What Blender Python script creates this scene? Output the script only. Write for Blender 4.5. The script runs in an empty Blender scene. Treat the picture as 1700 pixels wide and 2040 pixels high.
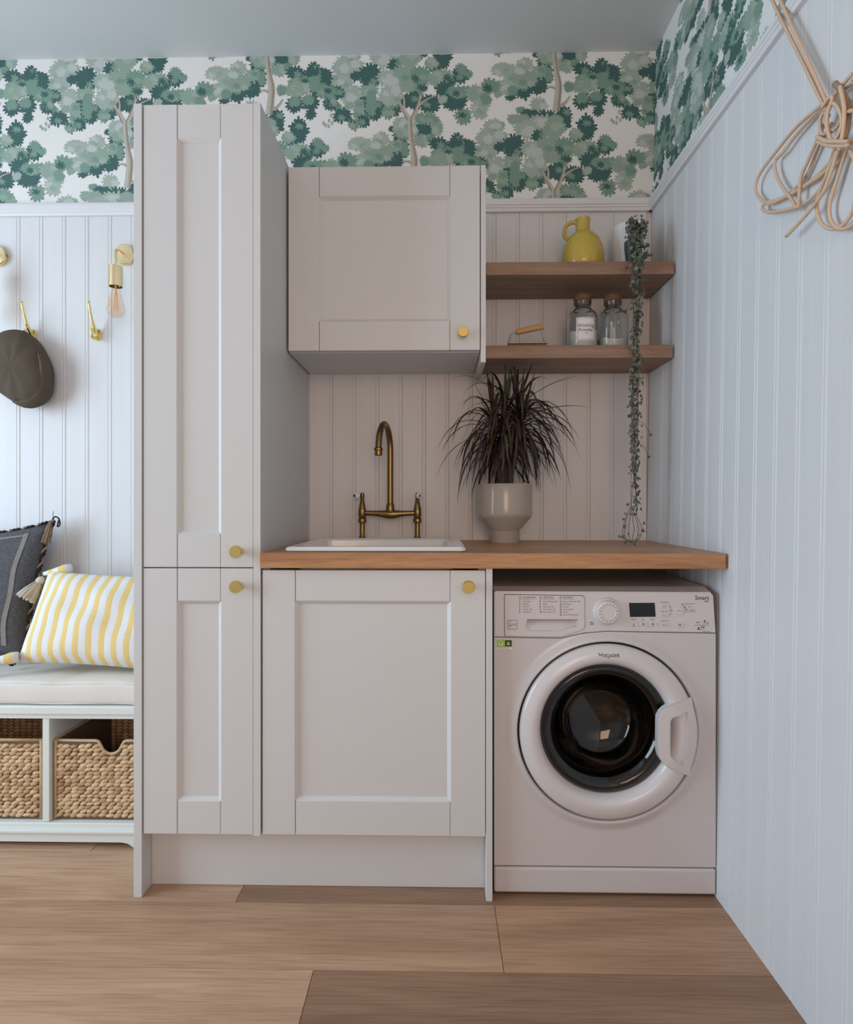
import bpy, bmesh, math, random
import numpy as np
from mathutils import Vector, Matrix
random.seed(7)
PI = math.pi
SC = bpy.context.scene
COL = SC.collection

# ------------------------------------------------------------------ camera
cam_d = bpy.data.cameras.new('camera')
cam = bpy.data.objects.new('camera', cam_d); COL.objects.link(cam)
cam.location = (0, -2.21, 1.044)
cam.rotation_euler = (PI/2, 0, math.atan(22/1211))
cam_d.sensor_fit = 'VERTICAL'; cam_d.sensor_height = 36
cam_d.lens = 1211/2040*36
cam_d.shift_y = -12/2040
cam_d.clip_start = 0.02
SC.camera = cam

# ------------------------------------------------------------------ daylight and added fill
world = bpy.data.worlds.new('sky'); SC.world = world
world.use_nodes = True
bgn = world.node_tree.nodes['Background']
bgn.inputs[0].default_value = (0.62, 0.76, 1.0, 1); bgn.inputs[1].default_value = 0.6

def area(name, loc, rot, sx, sy, power, color):
    d = bpy.data.lights.new(name, 'AREA'); d.shape = 'RECTANGLE'; d.size = sx; d.size_y = sy
    d.energy = power; d.color = color
    o = bpy.data.objects.new(name, d); COL.objects.link(o); o.location = loc; o.rotation_euler = rot
    return o
# big window in the left wall, added warm fill lamp behind the photographer
area('window_daylight', (-2.97, -1.55, 1.35), (0, -PI/2, 0), 1.85, 1.7, 77, (0.64, 0.84, 1.0))
area('rear_warm_fill', (0.15, -3.97, 1.55), (-PI/2, 0, PI), 1.0, 1.3, 24, (1.0, 0.64, 0.41))

vs = SC.view_settings
SC.display_settings.display_device = 'sRGB'
vs.view_transform = 'Standard'; vs.look = 'None'; vs.exposure = 0.0; vs.gamma = 1.0; vs.use_curve_mapping = False
SC.cycles.max_bounces = 10; SC.cycles.diffuse_bounces = 5
SC.cycles.use_denoising = True

# ------------------------------------------------------------------ materials
def srgb(r, g, b):
    f = lambda c: (c/255/12.92) if c/255 <= 0.04045 else ((c/255+0.055)/1.055)**2.4
    return (f(r), f(g), f(b), 1)

def mat(name, color, rough=0.5, metal=0.0, noise=0.0, nscale=(8, 8, 8), bump=0.0, bscale=(60, 60, 60), **kw):
    m = bpy.data.materials.new(name); m.use_nodes = True
    nt = m.node_tree; b = nt.nodes['Principled BSDF']
    b.inputs['Base Color'].default_value = color
    b.inputs['Roughness'].default_value = rough; b.inputs['Metallic'].default_value = metal
    for k, v in kw.items():
        b.inputs[k.replace('_', ' ')].default_value = v
    tc = None
    if noise or bump:
        tc = nt.nodes.new('ShaderNodeTexCoord')
    if noise:
        mp = nt.nodes.new('ShaderNodeMapping'); mp.inputs['Scale'].default_value = nscale
        n = nt.nodes.new('ShaderNodeTexNoise'); n.inputs['Scale'].default_value = 1; n.inputs['Detail'].default_value = 4
        mx = nt.nodes.new('ShaderNodeMix'); mx.data_type = 'RGBA'
        nt.links.new(tc.outputs['Object'], mp.inputs[0]); nt.links.new(mp.outputs[0], n.inputs['Vector'])
        mx.inputs[6].default_value = tuple(max(0, c*(1-noise)) for c in color[:3])+(1,)
        mx.inputs[7].default_value = tuple(min(1, c*(1+noise)) for c in color[:3])+(1,)
        nt.links.new(n.outputs[0], mx.inputs[0]); nt.links.new(mx.outputs[2], b.inputs['Base Color'])
    if bump:
        mp = nt.nodes.new('ShaderNodeMapping'); mp.inputs['Scale'].default_value = bscale
        n = nt.nodes.new('ShaderNodeTexNoise'); n.inputs['Scale'].default_value = 1; n.inputs['Detail'].default_value = 3
        bp = nt.nodes.new('ShaderNodeBump'); bp.inputs['Strength'].default_value = bump; bp.inputs['Distance'].default_value = 0.002
        nt.links.new(tc.outputs['Object'], mp.inputs[0]); nt.links.new(mp.outputs[0], n.inputs['Vector'])
        nt.links.new(n.outputs[0], bp.inputs['Height']); nt.links.new(bp.outputs[0], b.inputs['Normal'])
    return m

def wood_mat(name, dark, light, scale=(1.6, 22, 22), fine=(10, 320, 320), rough=0.45, tint=False, bump=0.15):
    m = bpy.data.materials.new(name); m.use_nodes = True
    nt = m.node_tree; b = nt.nodes['Principled BSDF']; L = nt.links.new
    tc = nt.nodes.new('ShaderNodeTexCoord')
    def nz(sc, det, dist=0.0):
        mp = nt.nodes.new('ShaderNodeMapping'); mp.inputs['Scale'].default_value = sc
        n = nt.nodes.new('ShaderNodeTexNoise'); n.inputs['Scale'].default_value = 1; n.inputs['Detail'].default_value = det
        n.inputs['Distortion'].default_value = dist
        L(tc.outputs['Object'], mp.inputs[0])
        if tint:
            oi = nt.nodes.new('ShaderNodeObjectInfo'); ad = nt.nodes.new('ShaderNodeVectorMath'); ad.operation = 'ADD'
            cb = nt.nodes.new('ShaderNodeCombineXYZ'); ml = nt.nodes.new('ShaderNodeMath'); ml.operation = 'MULTIPLY'; ml.inputs[1].default_value = 40
            L(oi.outputs['Random'], ml.inputs[0]); L(ml.outputs[0], cb.inputs[2]); L(mp.outputs[0], ad.inputs[0]); L(cb.outputs[0], ad.inputs[1])
            L(ad.outputs[0], n.inputs['Vector'])
        else:
            L(mp.outputs[0], n.inputs['Vector'])
        return n
    a = nz(scale, 5, 0.6); f = nz(fine, 2)
    cr = nt.nodes.new('ShaderNodeValToRGB'); cr.color_ramp.elements[0].position = 0.3; cr.color_ramp.elements[1].position = 0.72
    cr.color_ramp.elements[0].color = dark; cr.color_ramp.elements[1].color = light
    L(a.outputs[0], cr.inputs[0])
    mx = nt.nodes.new('ShaderNodeMix'); mx.data_type = 'RGBA'; mx.blend_type = 'MULTIPLY'; mx.inputs[0].default_value = 0.55
    fr = nt.nodes.new('ShaderNodeValToRGB'); fr.color_ramp.elements[0].position = 0.32; fr.color_ramp.elements[1].position = 0.55
    fr.color_ramp.elements[0].color = (0.62, 0.58, 0.55, 1); fr.color_ramp.elements[1].color = (1, 1, 1, 1)
    L(f.outputs[0], fr.inputs[0]); L(cr.outputs[0], mx.inputs[6]); L(fr.outputs[0], mx.inputs[7])
    out = mx.outputs[2]
    if tint:
        oi = nt.nodes.new('ShaderNodeObjectInfo'); m2 = nt.nodes.new('ShaderNodeMix'); m2.data_type = 'RGBA'; m2.blend_type = 'MULTIPLY'; m2.inputs[0].default_value = 1
        L(out, m2.inputs[6]); L(oi.outputs['Color'], m2.inputs[7]); out = m2.outputs[2]
    L(out, b.inputs['Base Color']); b.inputs['Roughness'].default_value = rough
    bp = nt.nodes.new('ShaderNodeBump'); bp.inputs['Strength'].default_value = bump; bp.inputs['Distance'].default_value = 0.001
    L(f.outputs[0], bp.inputs['Height']); L(bp.outputs[0], b.inputs['Normal'])
    return m

M = {}
M['cabinet'] = mat('cabinet_paint', (0.61, 0.615, 0.62, 1), 0.42, bump=0.10, bscale=(260, 260, 6))
M['board'] = mat('board_paint', (0.66, 0.665, 0.68, 1), 0.45, noise=0.05, nscale=(40, 40, 1.2), bump=0.12, bscale=(180, 180, 5))
M['rail_paint'] = mat('rail_paint', (0.70, 0.705, 0.72, 1), 0.4)
M['ceiling'] = mat('ceiling_paint', (0.60, 0.61, 0.62, 1), 0.7, bump=0.15, bscale=(30, 30, 30))
M['plain_wall'] = mat('plain_wall_paint', (0.70, 0.65, 0.59, 1), 0.7)
M['paper'] = mat('wallpaper_ground', (0.76, 0.755, 0.74, 1), 0.6)
M['ink_dark'] = mat('ink_dark_green', (0.046, 0.118, 0.113, 1), 0.6)
M['ink_green'] = mat('ink_mid_green', (0.180, 0.300, 0.235, 1), 0.6)
M['ink_grey'] = mat('ink_grey_green', (0.270, 0.365, 0.300, 1), 0.6)
M['ink_sage'] = mat('ink_sage', (0.355, 0.430, 0.375, 1), 0.6)
M['ink_pale'] = mat('ink_pale', (0.480, 0.535, 0.505, 1), 0.6)
M['ink_bark'] = mat('ink_bark', (0.46, 0.40, 0.325, 1), 0.6)
M['ink_bark_dark'] = mat('ink_bark_shadow', (0.30, 0.25, 0.20, 1), 0.6)
M['floor'] = wood_mat('floor_oak', srgb(172, 137, 110), srgb(206, 170, 140), scale=(1.5, 13, 13), fine=(7, 190, 190), rough=0.42, tint=True, bump=0.08)
M['subfloor'] = mat('subfloor', (0.05, 0.035, 0.025, 1), 0.9)
M['worktop'] = wood_mat('worktop_oak', srgb(160, 112, 76), srgb(196, 150, 108), scale=(2.2, 30, 30), fine=(14, 330, 330), rough=0.4)
M['shelf'] = wood_mat('shelf_oak', srgb(130, 102, 82), srgb(160, 130, 108), scale=(2.6, 34, 34), fine=(18, 400, 400), rough=0.5)
M['brass'] = mat('polished_brass', (0.83, 0.62, 0.22, 1), 0.16, 1.0)
M['satin_brass'] = mat('satin_brass', (0.84, 0.68, 0.40, 1), 0.30, 1.0)
M['antique'] = mat('antique_brass', (0.25, 0.165, 0.065, 1), 0.28, 1.0, noise=0.2, nscale=(30, 30, 30))
M['ceramic'] = mat('white_ceramic', (0.80, 0.79, 0.78, 1), 0.12)
M['enamel'] = mat('white_enamel', (0.575, 0.55, 0.555, 1), 0.24)
M['plastic'] = mat('white_plastic', (0.62, 0.595, 0.60, 1), 0.22)
M['ink'] = mat('black_print', (0.03, 0.03, 0.035, 1), 0.5)
M['ink_grey_print'] = mat('grey_print', (0.16, 0.15, 0.15, 1), 0.5)
M['black_gloss'] = mat('black_display', (0.006, 0.006, 0.008, 1), 0.08)
M['gap'] = mat('dark_gap', (0.02, 0.02, 0.022, 1), 0.7)
M['rubber'] = mat('grey_rubber', (0.055, 0.058, 0.06, 1), 0.4)
M['steel'] = mat('drum_steel', (0.30, 0.27, 0.25, 1), 0.3, 1.0)
M['chrome'] = mat('wire_steel', (0.45, 0.43, 0.42, 1), 0.3, 1.0)
M['lime'] = mat('lime_sticker', (0.30, 0.52, 0.06, 1), 0.4)
M['white_print'] = mat('white_print', (0.75, 0.75, 0.72, 1), 0.5)
M['yellow_glaze'] = mat('yellow_glaze', (0.50, 0.37, 0.065, 1), 0.22, noise=0.28, nscale=(150, 150, 150))
M['tin'] = mat('white_tin', (0.72, 0.73, 0.74, 1), 0.35)
M['pale_wood'] = mat('pale_wood', (0.50, 0.28, 0.11, 1), 0.5, noise=0.2, nscale=(20, 20, 120))
M['cork'] = mat('cork', (0.14, 0.078, 0.038, 1), 0.8, noise=0.4, nscale=(160, 160, 160))
M['powder'] = mat('white_powder', (0.80, 0.78, 0.74, 1), 0.9, bump=0.4, bscale=(200, 200, 200))
M['paper_label'] = mat('paper_label', (0.72, 0.69, 0.69, 1), 0.6)
M['bristle'] = mat('bristle', (0.50, 0.36, 0.14, 1), 0.8)
M['pot'] = mat('taupe_glaze', (0.40, 0.355, 0.31, 1), 0.16)
M['soil'] = mat('soil', (0.03, 0.02, 0.015, 1), 0.95)
M['bark'] = mat('plant_stem', (0.10, 0.07, 0.05, 1), 0.8, noise=0.4, nscale=(60, 60, 200))
M['leaf_red'] = mat('maroon_leaf', (0.040, 0.018, 0.012, 1), 0.5)
M['leaf_olive'] = mat('olive_leaf', (0.055, 0.062, 0.018, 1), 0.38)
M['vine_stem'] = mat('vine_stem', (0.10, 0.055, 0.045, 1), 0.7)
M['bench'] = mat('bench_paint', (0.70, 0.735, 0.70, 1), 0.4)
M['linen'] = mat('seat_linen', (0.72, 0.685, 0.64, 1), 0.9, bump=0.3, bscale=(500, 500, 500))
M['dark_weave'] = mat('charcoal_weave', (0.088, 0.090, 0.102, 1), 0.95, noise=0.85, nscale=(190, 190, 190), bump=0.5, bscale=(420, 420, 420))
M['braid_tan'] = mat('tan_yarn', (0.30, 0.21, 0.14, 1), 0.9)
M['braid_dark'] = mat('black_yarn', (0.02, 0.02, 0.028, 1), 0.9)
M['ribbon'] = mat('grey_ribbon', (0.24, 0.22, 0.21, 1), 0.9, noise=0.5, nscale=(300, 300, 300))
M['rust_stitch'] = mat('rust_stitch', (0.24, 0.13, 0.09, 1), 0.9)
M['tassel'] = mat('cream_yarn', (0.60, 0.54, 0.46, 1), 0.95)
M['cap'] = mat('olive_waxed_cotton', (0.078, 0.056, 0.036, 1), 0.85, noise=0.20, nscale=(25, 25, 25), bump=0.3, bscale=(500, 500, 500))
M['cap_dark'] = mat('cap_seam', (0.035, 0.028, 0.02, 1), 0.85)
M['cleat'] = mat('cleat_wood', (0.27, 0.20, 0.13, 1), 0.6)
M['rope'] = mat('cotton_rope', (0.62, 0.44, 0.31, 1), 0.85, noise=0.15, nscale=(200, 200, 200))
M['filament'] = mat('filament', (0.85, 0.52, 0.32, 1), 0.4)
M['window_frame'] = mat('window_paint', (0.7, 0.7, 0.7, 1), 0.4)
M['basket_core'] = mat('basket_core', (0.13, 0.085, 0.05, 1), 0.9)
M['rim_weave'] = mat('basket_rim', (0.52, 0.36, 0.21, 1), 0.8, noise=0.25, nscale=(60, 60, 60))

def glass_mat(name, color, rough=0.0, ior=1.45):
    m = bpy.data.materials.new(name); m.use_nodes = True
    b = m.node_tree.nodes['Principled BSDF']
    b.inputs['Base Color'].default_value = color; b.inputs['Roughness'].default_value = rough
    b.inputs['Transmission Weight'].default_value = 1.0; b.inputs['IOR'].default_value = ior
    return m
M['glass'] = glass_mat('clear_glass', (0.93, 0.95, 0.94, 1))
M['bulb_glass'] = glass_mat('amber_glass', (1.0, 0.90, 0.80, 1), ior=1.15)
M['door_glass'] = glass_mat('smoked_glass', (0.30, 0.27, 0.25, 1), ior=1.5)

def island_mat(name, cols, rough=0.8):
    m = bpy.data.materials.new(name); m.use_nodes = True
    nt = m.node_tree; b = nt.nodes['Principled BSDF']; b.inputs['Roughness'].default_value = rough
    g = nt.nodes.new('ShaderNodeNewGeometry'); cr = nt.nodes.new('ShaderNodeValToRGB')
    e = cr.color_ramp.elements
    while len(e) < len(cols): e.new(0.5)
    for i, c in enumerate(cols):
        e[i].position = i/(len(cols)-1); e[i].color = c
    nt.links.new(g.outputs['Random Per Island'], cr.inputs[0]); nt.links.new(cr.outputs[0], b.inputs['Base Color'])
    return m
M['weave'] = island_mat('water_hyacinth', [(0.36, 0.20, 0.105, 1), (0.52, 0.34, 0.19, 1), (0.60, 0.43, 0.26, 1), (0.66, 0.47, 0.28, 1), (0.47, 0.26, 0.14, 1)])

M['vine_leaf'] = island_mat('vine_leaf', [(0.045, 0.05, 0.03, 1), (0.115, 0.14, 0.10, 1), (0.075, 0.06, 0.045, 1), (0.155, 0.19, 0.145, 1), (0.06, 0.085, 0.05, 1)], 0.55)
def stripe_mat():
    m = bpy.data.materials.new('striped_linen'); m.use_nodes = True
    nt = m.node_tree; b = nt.nodes['Principled BSDF']; L = nt.links.new
    uv = nt.nodes.new('ShaderNodeUVMap'); uv.uv_map = 'uv'
    sp = nt.nodes.new('ShaderNodeSeparateXYZ'); L(uv.outputs[0], sp.inputs[0])
    mu = nt.nodes.new('ShaderNodeMath'); mu.operation = 'MULTIPLY'; mu.inputs[1].default_value = 12.6; L(sp.outputs[0], mu.inputs[0])
    fr = nt.nodes.new('ShaderNodeMath'); fr.operation = 'FRACT'; L(mu.outputs[0], fr.inputs[0])
    cr = nt.nodes.new('ShaderNodeValToRGB'); e = cr.color_ramp.elements
    e[0].position = 0.0; e[0].color = (0.78, 0.58, 0.23, 1); e[1].position = 0.45; e[1].color = (0.75, 0.55, 0.22, 1)
    for p, c in ((0.47, (0.74, 0.74, 0.75, 1)), (0.97, (0.72, 0.72, 0.74, 1)), (1.0, (0.78, 0.58, 0.23, 1))):
        x = e.new(p); x.color = c
    L(fr.outputs[0], cr.inputs[0])
    n = nt.nodes.new('ShaderNodeTexNoise'); n.inputs['Scale'].default_value = 1; n.inputs['Detail'].default_value = 2
    mp = nt.nodes.new('ShaderNodeMapping'); mp.inputs['Scale'].default_value = (300, 70, 1); L(uv.outputs[0], mp.inputs[0]); L(mp.outputs[0], n.inputs['Vector'])
    mx = nt.nodes.new('ShaderNodeMix'); mx.data_type = 'RGBA'; mx.blend_type = 'OVERLAY'; mx.inputs[0].default_value = 0.35
    L(cr.outputs[0], mx.inputs[6]); L(n.outputs[0], mx.inputs[7]); L(mx.outputs[2], b.inputs['Base Color'])
    b.inputs['Roughness'].default_value = 0.9
    bp = nt.nodes.new('ShaderNodeBump'); bp.inputs['Strength'].default_value = 0.3; bp.inputs['Distance'].default_value = 0.001
    L(n.outputs[0], bp.inputs['Height']); L(bp.outputs[0], b.inputs['Normal'])
    return m
M['stripe'] = stripe_mat()

# ------------------------------------------------------------------ builders
ORG = {}
def obj(name, bm, m, parent=None, smooth=False, kind=None, label=None):
    """link bm (world coordinates) as one mesh object, under parent if given"""
    o0 = ORG.get(parent.name, Vector()) if parent else Vector()
    if o0.length: bmesh.ops.translate(bm, verts=bm.verts, vec=-o0)
    me = bpy.data.meshes.new(name); bm.to_mesh(me); bm.free()
    for x in (m if isinstance(m, (list, tuple)) else [m]): me.materials.append(M[x])
    if smooth:
        for p in me.polygons: p.use_smooth = True
        if smooth != 'all': me.set_sharp_from_angle(angle=math.radians(38))
    o = bpy.data.objects.new(name, me); COL.objects.link(o)
    ORG[o.name] = o0
    if parent: o.parent = parent
    if kind: o['kind'] = kind
    if label: o['label'] = label
    return o
def thing(name, label, cat, loc, group=None):
    o = bpy.data.objects.new(name, None); COL.objects.link(o); o.location = loc; o.empty_display_size = 0.05
    ORG[o.name] = Vector(loc)
    return tag(o, label, cat, group)
def tag(o, label, cat, group=None):
    o['label'] = label; o['category'] = cat
    if group: o['group'] = group
    return o
def BM(): return bmesh.new()
def bx(bm, x0, x1, y0, y1, z0, z1, bev=0.0, seg=1):
    x0, x1 = min(x0, x1), max(x0, x1); y0, y1 = min(y0, y1), max(y0, y1); z0, z1 = min(z0, z1), max(z0, z1)
    r = bmesh.ops.create_cube(bm, size=1)
    for v in r['verts']:
        v.co = Vector(((x0+x1)/2+v.co.x*(x1-x0), (y0+y1)/2+v.co.y*(y1-y0), (z0+z1)/2+v.co.z*(z1-z0)))
    if bev:
        es = list({e for v in r['verts'] for e in v.link_edges})
        bmesh.ops.bevel(bm, geom=es, offset=bev, segments=seg, affect='EDGES', profile=0.5)
    return bm
def box(*a, **k): return bx(BM(), *a, **k)
def prism(bm, pts, axis, a0, a1, hole=None, mi=0):
    """extrude a 2-D outline; axis y: pts (x,z); axis x: pts (y,z); axis z: pts (x,y)"""
    f = {'y': lambda p, a: (p[0], a, p[1]), 'x': lambda p, a: (a, p[0], p[1]), 'z': lambda p, a: (p[0], p[1], a)}[axis]
    A = [bm.verts.new(f(p, a0)) for p in pts]; B = [bm.verts.new(f(p, a1)) for p in pts]
    n = len(pts); fs = []
    for i in range(n): fs.append(bm.faces.new((A[i], A[(i+1) % n], B[(i+1) % n], B[i])))
    if hole:
        C = [bm.verts.new(f(p, a0)) for p in hole]; D = [bm.verts.new(f(p, a1)) for p in hole]
        for i in range(n):
            j = (i+1) % n
            fs.append(bm.faces.new((C[j], C[i], D[i], D[j])))
            fs.append(bm.faces.new((A[j], A[i], C[i], C[j]))); fs.append(bm.faces.new((B[i], B[j], D[j], D[i])))
    else:
        fs.append(bm.faces.new(A[::-1])); fs.append(bm.faces.new(B))
    for q in fs: q.material_index = mi
    bmesh.ops.recalc_face_normals(bm, faces=fs)
    return bm
def spline(pts, n=6, closed=False):
    P = [Vector(p) for p in pts]; out = []; L = len(P)
    rng = range(L if closed else L-1)
    for i in rng:
        g = (lambda k: P[k % L]) if closed else (lambda k: P[max(0, min(L-1, k))])
        p0, p1, p2, p3 = g(i-1), g(i), g(i+1), g(i+2)
        for k in range(n):
            t = k/n
            out.append(0.5*((2*p1)+(-p0+p2)*t+(2*p0-5*p1+4*p2-p3)*t*t+(-p0+3*p1-3*p2+p3)*t**3))
    if not closed: out.append(P[-1])
    return out
def tube(bm, pts, r, n=8, cap=True, closed=False):
    P = [Vector(p) for p in pts]; N = len(P)
    R = r if isinstance(r, (list, tuple)) else [r]*N
    rings = []; up = None
    for i in range(N):
        a = P[i-1] if (i or closed) else P[i]; b = P[(i+1) % N] if (i < N-1 or closed) else P[i]
        t = (b-a).normalized() if (b-a).length else Vector((0, 0, 1))
        if up is None:
            up = t.orthogonal().normalized()
        up = (up-t*up.dot(t)); up = up.normalized() if up.length > 1e-6 else t.orthogonal().normalized()
        s = t.cross(up)
        rings.append([bm.verts.new(P[i]+(up*math.cos(2*PI*k/n)+s*math.sin(2*PI*k/n))*R[i]) for k in range(n)])
    for i in range(N if closed else N-1):
        A, B = rings[i], rings[(i+1) % N]
        for k in range(n): bm.faces.new((A[k], A[(k+1) % n], B[(k+1) % n], B[k]))
    if cap and not closed:
        bm.faces.new(rings[0][::-1]); bm.faces.new(rings[-1])
    return bm
def lathe(bm, prof, c, axis='z', n=32, close=False, zk=1.0):
    """revolve (r, h) pairs about an axis through c; axis 'y' has h along +Y, 'x' along +X"""
    c = Vector(c); rings = []
    for r, h in [(a, b*zk) for a, b in prof]:
        ring = []
        if r < 1e-6:
            ring = [None]
        k = 1 if r < 1e-6 else n
        ring = []
        for i in range(k):
            a = 2*PI*i/n; u, w = r*math.cos(a), r*math.sin(a)
            ring.append(bm.verts.new(c+Vector({'z': (u, w, h), 'y': (u, h, w), 'x': (h, u, w)}[axis])))
        rings.append(ring)
    seq = list(zip(rings, rings[1:]))+([(rings[-1], rings[0])] if close else [])
    fs = []
    for A, B in seq:
        for i in range(n):
            j = (i+1) % n
            if len(A) == 1 and len(B) == 1: continue
            if len(A) == 1: fs.append(bm.faces.new((A[0], B[j], B[i])))
            elif len(B) == 1: fs.append(bm.faces.new((A[i], A[j], B[0])))
            else: fs.append(bm.faces.new((A[i], A[j], B[j], B[i])))
    bmesh.ops.recalc_face_normals(bm, faces=bm.faces[:])
    return bm
def ball(bm, c, r, sx=1, sy=1, sz=1, u=12, v=8):
    q = bmesh.ops.create_uvsphere(bm, u_segments=u, v_segments=v, radius=r)
    for w in q['verts']: w.co = Vector((c[0]+w.co.x*sx, c[1]+w.co.y*sy, c[2]+w.co.z*sz))
    return bm
def rrect(x0, x1, z0, z1, r, n=4):
    out = []
    for cx, cz, a in ((x1-r, z1-r, 0), (x0+r, z1-r, 90), (x0+r, z0+r, 180), (x1-r, z0+r, 270)):
        for i in range(n+1):
            t = math.radians(a+90*i/n); out.append((cx+r*math.cos(t), cz+r*math.sin(t)))
    return out
def text(parent, s, x, z, y, size, m='ink', align='LEFT', name='printed_text', fn=None, bold=0.0):
    cu = bpy.data.curves.new('t', 'FONT'); cu.body = s; cu.size = size; cu.align_x = align; cu.offset = bold; cu.resolution_u = 2
    o = bpy.data.objects.new('t', cu); COL.objects.link(o)
    me = bpy.data.meshes.new_from_object(o.evaluated_get(bpy.context.evaluated_depsgraph_get()))
    bpy.data.objects.remove(o); bpy.data.curves.remove(cu)
    bm = BM(); bm.from_mesh(me); bpy.data.meshes.remove(me)
    for v in bm.verts:
        a, b = v.co.x, v.co.y
        v.co = Vector(fn(a, b)) if fn else Vector((x+a, y, z+b))
    return obj(name, bm, m, parent)

def cut(bm, cutter):
    """bm minus cutter, as a new bmesh"""
    os_ = []
    for q in (bm, cutter):
        me = bpy.data.meshes.new('t'); q.to_mesh(me); q.free(); o = bpy.data.objects.new('t', me); COL.objects.link(o); os_.append(o)
    md = os_[0].modifiers.new('b', 'BOOLEAN'); md.operation = 'DIFFERENCE'; md.solver = 'EXACT'; md.object = os_[1]
    me = bpy.data.meshes.new_from_object(os_[0].evaluated_get(bpy.context.evaluated_depsgraph_get()))
    out = bmesh.new(); out.from_mesh(me); bpy.data.meshes.remove(me)
    for o in os_: bpy.data.objects.remove(o)
    return out

# ------------------------------------------------------------------ room shell
ZC = 2.694                                   # ceiling height
def wr(y, z): return 0.741+0.0155*z-0.004*y  # right wall leans slightly outwards

fl = obj('floor', box(-3.2, 0.95, -4.2, 0.1, -0.06, -0.012), 'subfloor'); fl['kind'] = 'structure'
rows = []
def planks(y0, y1, cuts, tones):
    xs = [-3.2]+cuts+[0.93]
    for i in range(len(xs)-1):
        o = obj('plank', box(xs[i]+0.0006, xs[i+1]-0.0006, y0+0.0006, y1-0.0006, -0.012, 0, bev=0.0008), 'floor', fl)
        t = tones[i % len(tones)]; o.color = (t[0], t[1], t[2], 1)
LT, MD, DK, RD = (1.0, 0.99, 0.99), (0.90, 0.87, 0.85), (0.56, 0.51, 0.48), (0.80, 0.74, 0.69)
planks(-0.159, 0.09, [-1.9, -0.9, 0.3], [MD, LT, RD, DK])
planks(-0.388, -0.159, [-2.3, -1.05, 0.15], [DK, LT, MD, RD])
planks(-0.617, -0.388, [-1.83, -0.533], [MD, LT, DK])
planks(-0.846, -0.617, [-1.35, 0.149], [LT, MD, RD])
planks(-1.075, -0.846, [-1.68, -0.279], [MD, LT, DK])
yy = -1.075; k = 0
while yy > -4.1:
    planks(yy-0.229, yy, [-2.4+0.37*(k % 3), -1.1+0.37*(k % 3), 0.2+0.2*(k % 3)], [MD, RD, LT, DK][k % 2:]+[LT]); yy -= 0.229; k += 1

ce = obj('ceiling', box(-3.2, 1.0, -4.2, 0.1, ZC, ZC+0.1), 'ceiling'); ce['kind'] = 'structure'

wb = obj('wall_back', box(-3.2, 0.9, 0.010, 0.12, 0.0, ZC), 'paper'); wb['kind'] = 'structure'
bm = BM()
def wallquad(bm, ys, zs, d0, d1):
    v = [bm.verts.new((wr(y, z)+d, y, z)) for y in ys for z in zs for d in (d0, d1)]
    # index y*4+z*2+d
    for f in ((0, 2, 6, 4), (1, 5, 7, 3), (0, 1, 3, 2), (4, 6, 7, 5), (0, 4, 5, 1), (2, 3, 7, 6)):
        bm.faces.new([v[i] for i in f])
    bmesh.ops.recalc_face_normals(bm, faces=bm.faces[:])
wallquad(bm, (-4.2, 0.010), (0, ZC), 0.010, 0.12)
wrt = obj('wall_right', bm, 'paper'); wrt['kind'] = 'structure'

def board(parent, f, u0, u1, z0, z1):
    """one tongue-and-groove board with a bead along its right edge; f(u, depth, z) -> world"""
    p = u1-u0
    prof = [(0.0002, 0.010), (0.0002, 0.0018), (0.0022, 0.0), (p-0.0138, 0.0), (p-0.0120, 0.0015), (p-0.0102, 0.0001),
            (p-0.006, -0.0003), (p-0.0022, 0.0001), (p-0.0002, 0.0018), (p-0.0002, 0.010)]
    bm = BM()
    A = [bm.verts.new(f(u0+a, d, z0)) for a, d in prof]; B = [bm.verts.new(f(u0+a, d, z1)) for a, d in prof]
    n = len(prof)
    for i in range(n): bm.faces.new((A[i], A[(i+1) % n], B[(i+1) % n], B[i]))
    bm.faces.new(A); bm.faces.new(B)
    bmesh.ops.recalc_face_normals(bm, faces=bm.faces[:])
    obj('board', bm, 'board', parent)
fb = lambda u, d, z: (u, d, z)
P = 0.0851
u = -1.1175-8*P
for i in range(12): board(wb, fb, u+i*P+0.006, u+(i+1)*P+0.006, 0.0, 2.12)
for k in range(-9, 7):
    x0, x1 = 0.2058+P*(k-1)+0.006, 0.2058+P*k+0.006
    if k == 6: pass
    board(wb, fb, x0, x1, 0.0, 2.12)
board(wb, fb, 0.2058+P*6+0.006, 0.7565, 0.0, 2.12)
fr_ = lambda u, d, z: (wr(-u, z)+d, -u, z)
PR = 0.0865
board(wrt, fr_, 0.0, 0.2185-2*PR+PR+0.005, 0.0, 2.12)
for i in range(24): board(wrt, fr_, 0.2185-PR+PR*i+0.005, 0.2185+PR*i+0.005, 0.0, 2.12)

# dado rails
dado = [(0.010, 2.106), (-0.012, 2.106), (-0.014, 2.110), (-0.014, 2.117), (-0.017, 2.119), (-0.017, 2.126), (-0.020, 2.128), (-0.020, 2.137),
        (-0.016, 2.139), (-0.016, 2.146), (-0.010, 2.149), (-0.008, 2.155), (0.010, 2.157)]
o = obj('trim_1', prism(BM(), dado, 'x', -3.2, 0.772), 'rail_paint'); o['kind'] = 'structure'
bm = BM(); prism(bm, [(d, z) for d, z in dado], 'y', -4.2, 0.0)
for v in bm.verts: v.co.x += wr(v.co.y, v.co.z)
o = obj('trim_2', bm, 'rail_paint'); o['kind'] = 'structure'

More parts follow.
